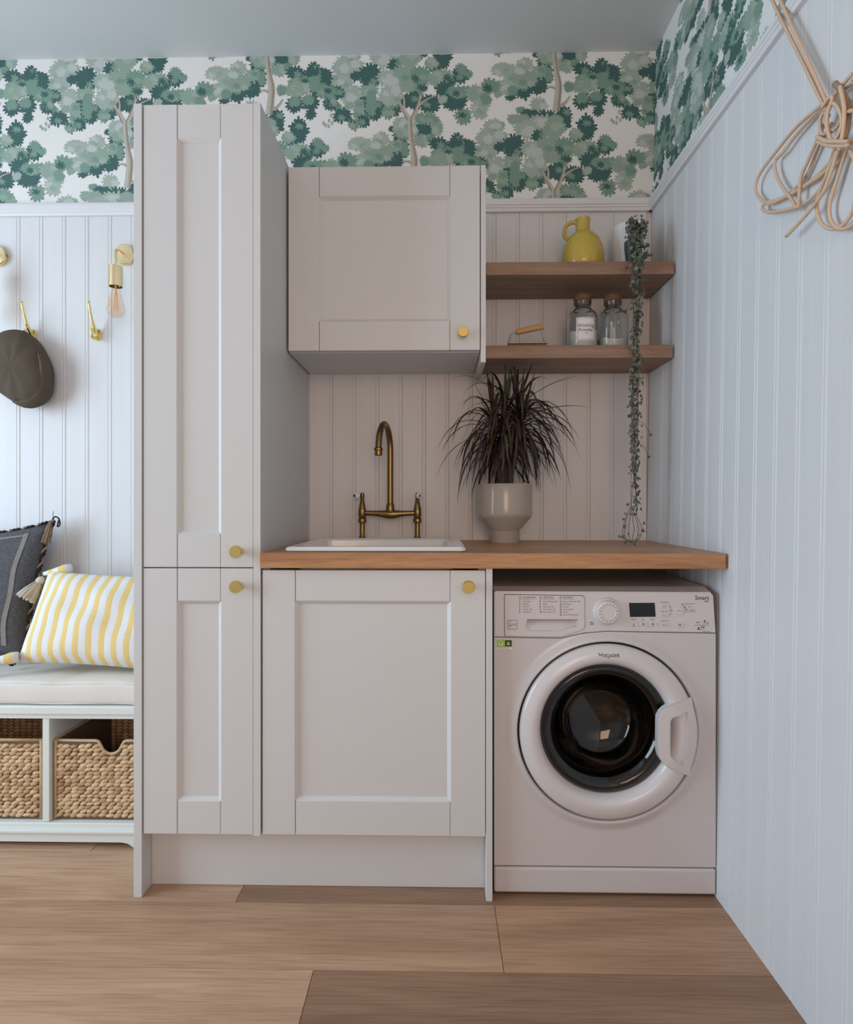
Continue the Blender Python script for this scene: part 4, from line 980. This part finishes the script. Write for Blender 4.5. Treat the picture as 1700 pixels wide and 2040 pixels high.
sc_ = thing('seat_cushion', 'long flat oatmeal linen seat pad lying on the bench', 'cushion', (-1.40, -0.19, 0.433))
bm = box(bX0+0.01, bX1-0.003, BF-0.002, -0.016, 0.4335, 0.505, bev=0.016, seg=3)
bmesh.ops.subdivide_edges(bm, edges=[e for e in bm.edges if abs(e.verts[0].co.x-e.verts[1].co.x) > 0.5], cuts=24)
for v in bm.verts:
    if v.co.z > 0.45: v.co.z += 0.0025*math.sin(v.co.x*23)+0.002*math.sin(v.co.x*51+v.co.y*30)
    v.co.y += 0.0016*math.sin(v.co.x*37)*(1 if v.co.y < -0.2 else 0)
obj('pad', bm, 'linen', sc_, smooth='all')
for z in (0.4995, 0.4395):
    obj('piping', tube(BM(), [(bX0+0.02+k*0.04, BF-0.002+0.0016*math.sin((bX0+0.02+k*0.04)*37)-0.0005+(0.005 if z > 0.46 else 0.006), z+0.002*math.sin((bX0+0.02+k*0.04)*23)) for k in range(int((bX1-bX0-0.03)/0.04)+1)], 0.0028, 6), 'linen', sc_, smooth='all')

rb = random.Random(21)
def basket(cx, w, label):
    z0, z1 = 0.0742, 0.318; yf, yb = -0.352, -0.022; x0, x1 = cx-w/2, cx+w/2
    t = thing('storage_basket', label, 'basket', (cx, (yf+yb)/2, z0), 'woven baskets')
    # notched front and back walls, plain sides, floor
    def wallpts(xa, xb):
        pts = [(xa, z0), (xb, z0), (xb, z1)]
        nt_ = [(0.047, 0), (0.040, -0.003), (0.033, -0.016), (0.025, -0.030), (0.012, -0.039), (0, -0.041), (-0.012, -0.039), (-0.025, -0.030), (-0.033, -0.016), (-0.040, -0.003), (-0.047, 0)]
        return pts+[(cx+a, z1+b) for a, b in nt_]+[(xa, z1)]
    bm = BM()
    prism(bm, wallpts(x0+0.003, x1-0.003), 'y', yf+0.004, yf+0.010)
    bx(bm, x0+0.003, x1-0.003, yb-0.010, yb-0.004, z0, z1); bx(bm, x0+0.003, x0+0.009, yf+0.01, yb-0.01, z0, z1); bx(bm, x1-0.009, x1-0.003, yf+0.01, yb-0.01, z0, z1)
    bx(bm, x0+0.009, x1-0.009, yf+0.01, yb-0.01, z0, z0+0.006)
    obj('lining', bm, 'basket_core', t)
    bm = BM()
    pitch, rowh = 0.0225, 0.0118
    def stitch(c, ux, slant, ln, ht, out):
        # a fat little twist of fibre
        ux = Vector(ux); uz = Vector((0, 0, 1)); d = (ux*math.cos(slant)+uz*math.sin(slant)); n_ = Vector(out); e = n_.cross(d).normalized()
        prof = [(-1, .10), (-.72, .62), (-.2, 1), (.35, .95), (.8, .5), (1, .10)]; rr = []
        for a, s in prof: rr.append([bm.verts.new(c+d*(a*ln)+(e*math.cos(q)*ht+n_*math.sin(q)*0.0052)*s) for q in [2*PI*k/6 for k in range(6)]])
        for A, B in zip(rr, rr[1:]):
            for k in range(6): bm.faces.new((A[k], A[(k+1) % 6], B[(k+1) % 6], B[k]))
        bm.faces.new(rr[0][::-1]); bm.faces.new(rr[-1])
    nr = int((z1-z0-0.012)/rowh)
    for r in range(nr):
        z = z0+0.008+rowh*(r+0.5)
        n = int(w/pitch)
        for k in range(n):
            x = x0+pitch*(k+0.5)+(w-n*pitch)/2+(0.5*pitch if r % 2 else 0)*0.55-0.003
            x = max(x0+0.011, min(x1-0.011, x))
            lim = z1-0.006 if abs(x-cx) > 0.045 else z1-0.041+0.030*(abs(x-cx)/0.040)**2-0.008
            if z > lim: continue
            stitch(Vector((x+rb.uniform(-.002, .002), yf+0.003, z+rb.uniform(-.0012, .0012))), (1, 0, 0), rb.uniform(0.12, 0.42), pitch*0.60*rb.uniform(.85, 1.15), rowh*0.60*rb.uniform(.8, 1.2), (0, -1, 0))
        for k in range(13):
            y = yf+0.02+0.024*k
            for xs_, ox in ((x1-0.008, -1),): stitch(Vector((xs_, y, z)), (0, 1, 0), 0.25, 0.013, 0.007, (ox, 0, 0))
        for k in range(n): stitch(Vector((x0+pitch*(k+0.5), yb-0.011, z)), (1, 0, 0), 0.25, 0.013, 0.007, (0, -1, 0))
    obj('weave', bm, 'weave', t, smooth='all', kind='stuff')
    e = wallpts(x0+0.003, x1-0.003)[2:]
    obj('rim', tube(BM(), [(x1-0.003, yb-0.007, z1)]+[(a, yf+0.005, b) for a, b in e]+[(x0+0.003, yb-0.007, z1)], 0.0048, 8, closed=True), 'rim_weave', t, smooth='all')
    bm = BM()
    for X in (x0+0.003, x1-0.003): tube(bm, [(X, yf+0.004, z0+0.004), (X, yf+0.004, z1)], 0.0052, 8)
    obj('corner_binding', bm, 'rim_weave', t, smooth='all')
basket(-1.0095, 0.352, 'woven seagrass basket in the cubbyhole next to the tall cupboard')
basket(-1.4150, 0.380, 'woven seagrass basket in the cubbyhole left of the divider')

def pillow(w, h, th, nx, ny, place, name, m, parent, pinch=0.06, uvs=False, wr_=0.0):
    bm = BM(); grid = {}
    uvl = bm.loops.layers.uv.new('uv') if uvs else None
    for s in (0, 1):
        for i in range(nx+1):
            for j in range(ny+1):
                a, b = i/nx*2-1, j/ny*2-1
                if s and (abs(a) == 1 or abs(b) == 1): grid[s, i, j] = grid[0, i, j]; continue
                x = a*w/2*(1-pinch*(1-abs(b)**2.2)*abs(a)**3); z = b*h/2*(1-pinch*(1-abs(a)**2.2)*abs(b)**3)
                d = th/2*((1-abs(a)**2.6)*(1-abs(b)**2.6))**0.48
                d += wr_*math.sin(a*7+b*3)*math.sin(b*6-a*2)*(1-a*a)*(1-b*b)
                grid[s, i, j] = bm.verts.new(place(x, (-d if s == 0 else d), z))
    for s in (0, 1):
        for i in range(nx):
            for j in range(ny):
                q = [grid[s, i, j], grid[s, i+1, j], grid[s, i+1, j+1], grid[s, i, j+1]]
                ij = [(i, j), (i+1, j), (i+1, j+1), (i, j+1)]
                if s: q = q[::-1]; ij = ij[::-1]
                f = bm.faces.new(q)
                if uvs:
                    for l, (p, r) in zip(f.loops, ij): l[uvl].uv = (p/nx, r/ny)
    return obj(name, bm, m, parent, smooth='all')

def fringe(bm, c, d, ln, r, n, rad=0.0016, rnd=rb, drop=0.0):
    d = Vector(d).normalized(); a = d.orthogonal().normalized(); b = d.cross(a)
    for k in range(n):
        t = 2*PI*k/n*1.0+rnd.uniform(-.2, .2); q = math.sqrt(rnd.random()); o_ = (a*math.cos(t)+b*math.sin(t))*q
        tube(bm, [Vector(c)+o_*r*0.35, Vector(c)+d*ln*0.5+o_*r*0.75, Vector(c)+d*ln*rnd.uniform(.9, 1.05)+o_*r-Vector((0, 0, drop))], rad, 5)
    return bm
# charcoal cushion, leaning on the wall
dc = thing('charcoal_cushion', 'charcoal woven cushion with braided edges leaning at the bench end', 'cushion', (-1.60, -0.12, 0.507))
ta, tb = math.radians(14), math.radians(-4.5)
def place_d(x, y, z):
    z += 0.13*x*(z/0.45+0.5); x += 0.04*z
    y, z = y*math.cos(ta)+z*math.sin(ta), -y*math.sin(ta)+z*math.cos(ta)
    return Vector((-1.603+x, -0.120+y, 0.744+z))
pillow(0.44, 0.45, 0.13, 18, 18, place_d, 'cover', 'dark_weave', dc, pinch=0.085, wr_=0.004)
def face_y(a, b): return -0.13/2*((1-abs(a)**2.6)*(1-abs(b)**2.6))**0.48
def on_face(a, b, off=0.002):
    x = a*0.22*(1-0.085*(1-abs(b)**2.2)*abs(a)**3); z = b*0.225*(1-0.085*(1-abs(a)**2.2)*abs(b)**3)
    return place_d(x, face_y(a, b)-off, z)
def ribbon_strip(path, wid, m, name):
    bm = BM(); pv = []
    for i, (a, b) in enumerate(path):
        q0, q1 = path[max(0, i-1)], path[min(len(path)-1, i+1)]; d = Vector((q1[0]-q0[0], q1[1]-q0[1])).normalized()
        pv.append([bm.verts.new(on_face(a-d.y*wid, b+d.x*wid)), bm.verts.new(on_face(a+d.y*wid, b-d.x*wid))])
    for A, B in zip(pv, pv[1:]): bm.faces.new((A[0], A[1], B[1], B[0]))
    obj(name, bm, m, dc, smooth='all')
ribbon_strip([(0.70+0.012*math.sin(k), 0.84-k*0.12) for k in range(15)], 0.036, 'ribbon', 'ribbon')
ribbon_strip([(-0.9+k*0.115, 0.80) for k in range(15)], 0.016, 'ribbon', 'ribbon')
bm = BM()
for s in range(2):
    for k in range(30):
        t = k/30; x = -0.35+0.62*(1-abs(2*t-1))+0.03*s*2; y = 0.40-0.85*t
        p = on_face(x, y, 0.0065); q = on_face(x+0.03, y-0.012, 0.0065); tube(bm, [p, q], 0.0024, 4)
obj('stitching', bm, 'rust_stitch', dc, kind='stuff', label='rust coloured stitched diamond')
edge = [place_d(*( 0.22*(1-0.085*(1-abs(b)**2.2)), 0, b*0.225)) for b in [-1+k/30 for k in range(61)]]
edge2 = [place_d(*(a*0.22, 0, 0.225*(1-0.085*(1-abs(a)**2.2)))) for a in [1-k/30 for k in range(61)]]
for path in (edge, edge2):
    for ph, m in ((0, 'braid_tan'), (PI, 'braid_dark'), (PI/2, 'braid_dark')):
        pp = []
        for k, p in enumerate(path): pp.append(p+Vector((0.005*math.sin(k*0.95+ph), -0.004*math.cos(k*0.95+ph)-0.003, 0.004*math.cos(k*0.95+ph))))
        obj('braid', tube(BM(), spline(pp, 2), 0.0036, 6), m, dc, smooth='all')
cr_ = place_d(0.222, 0, 0.226)
obj('tassel', fringe(BM(), cr_+Vector((-0.008, -0.006, 0.0)), (-0.12, -0.30, -1), 0.085, 0.018, 26, 0.0019), 'braid_tan', dc, smooth='all', kind='stuff')
obj('tassel_loop', tube(BM(), spline([cr_+Vector((-0.01, 0, 0)), cr_+Vector((0.006, -0.01, 0.014)), cr_+Vector((0.022, -0.012, 0.008)), cr_+Vector((0.026, -0.012, -0.014)), cr_+Vector((0.016, -0.01, -0.020)), cr_+Vector((0.018, -0.006, 0.002))], 5), 0.0028, 6), 'braid_dark', dc, smooth='all')
obj('thread', tube(BM(), spline([cr_, cr_+Vector((-0.004, -0.004, 0.016)), cr_+Vector((-0.002, -0.004, 0.034))], 4), 0.0009, 5), 'braid_dark', dc, smooth='all')
c2 = place_d(0.21, -0.02, -0.216)
obj('tassel', fringe(BM(), c2+Vector((-0.03, -0.035, 0.002)), (0.85, -0.5, -0.12), 0.060, 0.012, 20, 0.0022), 'braid_dark', dc, smooth='all', kind='stuff')

# striped cushion
sp_ = thing('striped_cushion', 'yellow and white striped oblong cushion with cream tassels on the bench', 'cushion', (-1.10, -0.22, 0.507))
ta2, tb2 = math.radians(30), math.radians(-3.5)
def place_s(x, y, z):
    x -= z*0.06
    x, z = x*math.cos(tb2)-z*math.sin(tb2), x*math.sin(tb2)+z*math.cos(tb2)
    y, z = y*math.cos(ta2)+z*math.sin(ta2), -y*math.sin(ta2)+z*math.cos(ta2)
    return Vector((-1.0935+x, -0.214+y, 0.668+z))
pillow(0.52, 0.325, 0.165, 30, 18, place_s, 'cover', 'stripe', sp_, pinch=0.07, uvs=True, wr_=0.010)
k1 = place_s(-0.250, -0.012, 0.165)
def tassel(c, d, sc=1.0, up=None):
    d = Vector(d).normalized(); bm = BM()
    tube(bm, [c, c+d*0.008*sc, c+d*0.018*sc, c+d*0.027*sc], [0.004*sc, 0.0125*sc, 0.0130*sc, 0.0085*sc], 12)
    t = obj('tassel', bm, 'tassel', sp_, smooth='all')
    obj('tassel_fringe', fringe(BM(), c+d*0.024*sc, d, 0.060*sc, 0.031*sc, 80, 0.0021*sc), 'tassel', t, smooth='all', kind='stuff')
tassel(k1+Vector((-0.012, -0.012, -0.030)), (-0.42, -0.30, -0.72), 1.05)
# twisted corner ears of the cover
def ear(c0, c1, r0, nm='corner'):
    bm = BM(); P_e = [Vector(c0).lerp(Vector(c1), t) for t in (0, .25, .5, .75, 1)]
    tube(bm, P_e, [r0*1.2, r0*1.35, r0, r0*0.75, r0*0.45], 10)
    uvl = bm.loops.layers.uv.new('uv')
    for f in bm.faces:
        for l in f.loops: l[uvl].uv = ((l.vert.co-Vector(c0)).length*2.4+0.02, 0.5)
    obj(nm, bm, 'stripe', sp_, smooth='all')
ear(place_s(-0.175, -0.010, 0.164)+Vector((0, 0.005, 0.004)), k1+Vector((-0.012, -0.010, -0.020)), 0.0135)
k2 = place_s(-0.258, -0.02, -0.160)
ear(k2+Vector((0.02, 0, 0.012)), k2+Vector((-0.055, -0.03, 0.002)), 0.014)
tassel(k2+Vector((-0.050, -0.030, 0.004)), (-0.95, -0.25, -0.08), 0.85)

# ------------------------------------------------------------------ wall lamps, hooks, cap
def wall_lamp(X, Z, label):
    t = thing('wall_lamp', label, 'lamp', (X, 0, Z), 'brass wall lamps')
    obj('wall_plate', lathe(BM(), [(0, 0.0005), (0.038, 0.0005), (0.038, -0.014), (0.0355, -0.017), (0.008, -0.019), (0, -0.019)], (X, 0, Z), 'y', 40), 'satin_brass', t, smooth=True)
    obj('arm', tube(BM(), spline([(X, -0.015, Z), (X, -0.045, Z), (X, -0.058, Z-0.003), (X, -0.066, Z-0.011), (X, -0.068, Z-0.025), (X, -0.068, Z-0.070)], 5), 0.0048, 12), 'satin_brass', t, smooth=True)
    obj('lamp_holder', lathe(BM(), [(0, Z-0.066), (0.0235, Z-0.066), (0.0235, Z-0.138), (0.0215, Z-0.138), (0.0215, Z-0.072), (0, Z-0.072)], (X, -0.068, 0), 'z', 32), 'satin_brass', t, smooth=True)
    obj('screw', lathe(BM(), [(0, -0.004), (0.004, -0.004), (0.004, 0)], (X+0.0395, -0.008, Z), 'x', 10), 'antique', t)
    b = obj('bulb', lathe(BM(), [(0.013, -0.125), (0.0135, -0.140), (0.0165, -0.160), (0.0225, -0.185), (0.0285, -0.208), (0.0300, -0.222), (0.0270, -0.236), (0.018, -0.245), (0.006, -0.248), (0, -0.248), (0, -0.247), (0.006, -0.247), (0.0175, -0.244), (0.0262, -0.2355), (0.0291, -0.222), (0.0277, -0.208), (0.0217, -0.185), (0.0157, -0.160), (0.0127, -0.140), (0.0122, -0.125)], (X, -0.068, Z), 'z', 32, close=True), 'bulb_glass', t, smooth='all')
    bm = BM()
    tube(bm, [(X, -0.068, Z-0.125), (X, -0.068, Z-0.165)], 0.003, 8)
    for k in range(6):
        a = 2*PI*k/6; tube(bm, [(X+0.004*math.cos(a), -0.068+0.004*math.sin(a), Z-0.163), (X+0.0085*math.cos(a+.3), -0.068+0.0085*math.sin(a+.3), Z-0.224)], 0.0011, 5)
    obj('filament', bm, 'filament', b)
wall_lamp(-1.145, 1.962, 'brass wall lamp with a bare pear-shaped bulb beside the tall cupboard')
wall_lamp(-1.618, 1.962, 'brass wall lamp whose round plate shows above the olive cap')

def coat_hook(X, Z, label):
    t = thing('coat_hook', label, 'hook', (X, 0, Z), 'brass coat hooks')
    bm = BM(); lathe(bm, [(0, 0.0005), (0.011, 0.0005), (0.011, -0.003), (0.009, -0.006), (0, -0.007)], (X, 0, Z), 'y', 20)
    for v in bm.verts: v.co.z = Z+(v.co.z-Z)*2.0
    obj('back_plate', bm, 'brass', t, smooth=True)
    for dz in (-0.012, 0.012): obj('screw', lathe(BM(), [(0, -0.0085), (0.0028, -0.008), (0.0032, -0.0055)], (X+0.004, 0, Z+dz), 'y', 8), 'antique', t)
    P_h = spline([(X, -0.004, Z-0.004), (X, -0.018, Z+0.008), (X, -0.038, Z+0.036), (X, -0.052, Z+0.068), (X, -0.060, Z+0.094), (X, -0.064, Z+0.104)], 5)
    obj('upper_prong', tube(BM(), P_h, [0.0078-0.0036*min(1, i/14) + (0.0012 if i > 22 else 0) for i in range(len(P_h))], 10), 'brass', t, smooth='all')
    P_h = spline([(X, -0.004, Z-0.006), (X, -0.018, Z-0.017), (X, -0.034, Z-0.018), (X, -0.043, Z-0.006), (X, -0.045, Z+0.010)], 5)
    obj('lower_prong', tube(BM(), P_h, [0.0075-0.002*min(1, i/14) + (0.002 if i > 17 else 0) for i in range(len(P_h))], 10), 'brass', t, smooth='all')
coat_hook(-1.488, 1.672, 'brass double coat hook holding the olive cap')
coat_hook(-1.246, 1.672, 'empty brass double coat hook under the bare bulb lamp')

cp_ = thing('flat_cap', 'olive brown waxed flat cap hanging on the coat hook', 'cap', (-1.50, -0.06, 1.53))
oc = [(-1.5754, 1.6572), (-1.555, 1.6719), (-1.5243, 1.6785), (-1.4902, 1.675), (-1.463, 1.66), (-1.4324, 1.6329), (-1.412, 1.5992), (-1.3946, 1.5622), (-1.3850, 1.5285), (-1.3835, 1.4882), (-1.3892, 1.4479), (-1.4052, 1.421), (-1.429, 1.4043), (-1.4596, 1.396), (-1.4936, 1.4011), (-1.5243, 1.4181), (-1.555, 1.4383), (-1.5854, 1.462), (-1.615, 1.495), (-1.632, 1.535), (-1.630, 1.58), (-1.612, 1.620)]
OC = [Vector((p.x, p.z)) for p in spline([(a, 0, b) for a, b in oc], 3, closed=True)]
cc = Vector((-1.500, 1.535)); bm = BM(); rings = []
for s, y in ((0.86, -0.030), (0.97, -0.034), (1.0, -0.046), (0.985, -0.060), (0.93, -0.076), (0.80, -0.091), (0.60, -0.101), (0.36, -0.106), (0.15, -0.108)):
    rings.append([bm.verts.new((cc.x+(p.x-cc.x)*s, y-0.006*math.sin(p.x*70+s*6)*math.sin(p.y*38+s*3)*(s if s < 0.97 else 0), cc.y+(p.y-cc.y)*s)) for p in OC])
for A, B in zip(rings, rings[1:]):
    for i in range(len(A)): bm.faces.new((A[i], A[(i+1) % len(A)], B[(i+1) % len(A)], B[i]))
bm.faces.new(rings[-1]); bm.faces.new(rings[0][::-1]); bmesh.ops.recalc_face_normals(bm, faces=bm.faces[:])
obj('crown', bm, 'cap', cp_, smooth='all')
bm = BM(); pr_ = []
for k in range(13):
    i = 19+2*k; p = OC[i % len(OC)]; s0 = 0.90-0.15*math.sin(PI*k/12); s1 = 1.012
    pr_.append([bm.verts.new((cc.x+(p.x-cc.x)*s0, -0.088+0.008*0, cc.y+(p.y-cc.y)*s0)), bm.verts.new((cc.x+(p.x-cc.x)*(s0+s1)/2, -0.088, cc.y+(p.y-cc.y)*(s0+s1)/2)), bm.verts.new((cc.x+(p.x-cc.x)*s1, -0.060, cc.y+(p.y-cc.y)*s1)), bm.verts.new((cc.x+(p.x-cc.x)*s1, -0.050, cc.y+(p.y-cc.y)*s1)), bm.verts.new((cc.x+(p.x-cc.x)*s0, -0.060, cc.y+(p.y-cc.y)*s0))])
for A, B in zip(pr_, pr_[1:]):
    for i in range(5): bm.faces.new((A[i], A[(i+1) % 5], B[(i+1) % 5], B[i]))
bm.faces.new(pr_[0]); bm.faces.new(pr_[-1]); bmesh.ops.recalc_face_normals(bm, faces=bm.faces[:])
obj('brim', bm, 'cap', cp_, smooth='all')
sm = spline([(-1.432, -0.0845, 1.575), (-1.408, -0.0790, 1.530), (-1.402, -0.0775, 1.480), (-1.415, -0.0790, 1.440)], 6)
obj('seam', tube(BM(), sm, 0.0016, 5), 'cap_dark', cp_, smooth='all')

# ------------------------------------------------------------------ drying-airer rope wound on its cleat
rp_ = thing('rope_coil', 'long tan cotton cord wound in loose loops round a wall cleat', 'rope', (wr(-1.05, 1.75), -1.05, 1.75))
RP = [
 ([(-0.60, 2.68), (-0.70, 2.455), (-0.8247, 2.1855), (-0.9359, 1.9782), (-1.0304, 1.8008)], 0.022, 0.032),
 ([(-0.62, 2.68), (-0.73, 2.44), (-0.8567, 2.1588), (-0.9568, 1.9627), (-1.0394, 1.8008)], 0.022, 0.032),
 ([(-1.0908, 1.8298), (-1.0376, 1.8254), (-0.985, 1.8339), (-0.9142, 1.8412), (-0.8297, 1.8329), (-0.7724, 1.8228), (-0.7531, 1.8041), (-0.7586, 1.7808), (-0.7938, 1.7429), (-0.8347, 1.7253), (-0.9359, 1.7053), (-1.0005, 1.698), (-1.0448, 1.7064), (-1.0588, 1.7167)], 0.024, 0.014),
 ([(-1.0908, 1.8186), (-1.0304, 1.8255), (-0.9771, 1.8317), (-0.9098, 1.8283), (-0.8686, 1.8185), (-0.8372, 1.8176), (-0.8372, 1.7955), (-0.8591, 1.7537), (-0.9009, 1.7), (-0.9273, 1.6661), (-0.9338, 1.6859), (-0.9401, 1.7234), (-0.969, 1.7475), (-1.0005, 1.773), (-1.0304, 1.7949)], 0.016, 0.026),
 ([(-0.9316, 1.6666), (-0.8686, 1.6882), (-0.8145, 1.7116), (-0.7858, 1.7355), (-0.799, 1.7403), (-0.8543, 1.7223), (-0.9142, 1.7088), (-0.98, 1.705), (-1.04, 1.715)], 0.026, 0.012),
 ([(-0.8826, 1.7199), (-0.9359, 1.7257), (-0.9568, 1.7394), (-0.981, 1.7652), (-1.0194, 1.7853)], 0.010, 0.010),
 ([(-0.9359, 1.6696), (-0.985, 1.6673), (-1.0156, 1.6801), (-1.0412, 1.7131), (-1.0588, 1.7259)], 0.014, 0.028),
 ([(-0.9054, 1.6168), (-0.969, 1.6283), (-1.0231, 1.6453), (-1.0448, 1.6668), (-1.0691, 1.7038)], 0.034, 0.034),
 ([(-1.0588, 1.7098), (-1.0304, 1.684), (-1.0005, 1.6568), (-0.9928, 1.6316), (-1.0043, 1.5994), (-1.0304, 1.5755), (-1.0588, 1.5671), (-1.0826, 1.5765), (-1.0925, 1.6008), (-1.0925, 1.6499), (-1.0793, 1.6979)], 0.028, 0.010),
 ([(-1.0691, 1.7015), (-1.0448, 1.6575), (-1.0286, 1.6283), (-1.0286, 1.5999), (-1.0448, 1.5736), (-1.0725, 1.5563), (-1.1022, 1.556), (-1.118, 1.5814), (-1.1117, 1.6393), (-1.0859, 1.694)], 0.018, 0.022),
 ([(-1.0304, 1.8008), (-1.0194, 1.7948), (-1.0194, 1.7734), (-1.0304, 1.7559), (-1.043, 1.7588), (-1.0358, 1.782), (-1.0448, 1.7973), (-1.0623, 1.795), (-1.0793, 1.7702), (-1.0876, 1.7424), (-1.0759, 1.7248), (-1.0606, 1.7272), (-1.0483, 1.7555), (-1.0483, 1.7833), (-1.0623, 1.8042), (-1.0518, 1.8112), (-1.034, 1.8067)], 0.036, 0.044),
 ([(-1.0231, 1.7474), (-1.0553, 1.7211), (-1.0859, 1.7018), (-1.1117, 1.6876)], 0.046, 0.046),
 ([(-1.0249, 1.7557), (-1.0518, 1.7313), (-1.0859, 1.7097), (-1.1117, 1.6942)], 0.048, 0.048),
 ([(-1.0793, 1.8154), (-1.0925, 1.7616), (-1.0859, 1.7119), (-1.0725, 1.7109)], 0.040, 0.040),
 ([(-1.1117, 1.6876), (-1.13, 1.70), (-1.12, 1.74), (-1.09, 1.76), (-1.06, 1.75), (-1.03, 1.755)], 0.030, 0.034),
 ([(-1.0908, 1.8186), (-1.12, 1.82), (-1.14, 1.78), (-1.13, 1.72), (-1.10, 1.70), (-1.07, 1.71)], 0.022, 0.030)]
for pts, o0, o1 in RP:
    P3 = []
    for i, (y, z) in enumerate(pts):
        o_ = (o0+(o1-o0)*i/(len(pts)-1))*0.85
        P3.append((wr(y, z)-o_-(0.020 if z > 2.08 and z < 2.2 else 0)*0, y, z))
    obj('rope_strand', tube(BM(), spline(P3, 6), 0.0036, 8), 'rope', rp_, smooth='all')
ck = thing('rope_cleat', 'small wooden cleat on the right wall under the coiled cord', 'cleat', (wr(-1.08, 1.78), -1.08, 1.78))
bm = BM(); wx_ = wr(-1.08, 1.78)
tube(bm, [(wx_, -1.085, 1.775), (wx_-0.022, -1.085, 1.775)], 0.010, 10); obj('post', bm, 'cleat', ck, smooth='all')
obj('horn', tube(BM(), spline([(wx_-0.030, -1.060, 1.834), (wx_-0.026, -1.070, 1.815), (wx_-0.022, -1.085, 1.775), (wx_-0.026, -1.088, 1.735), (wx_-0.030, -1.085, 1.715)], 4), 0.0055, 10), 'cleat', ck, smooth='all')
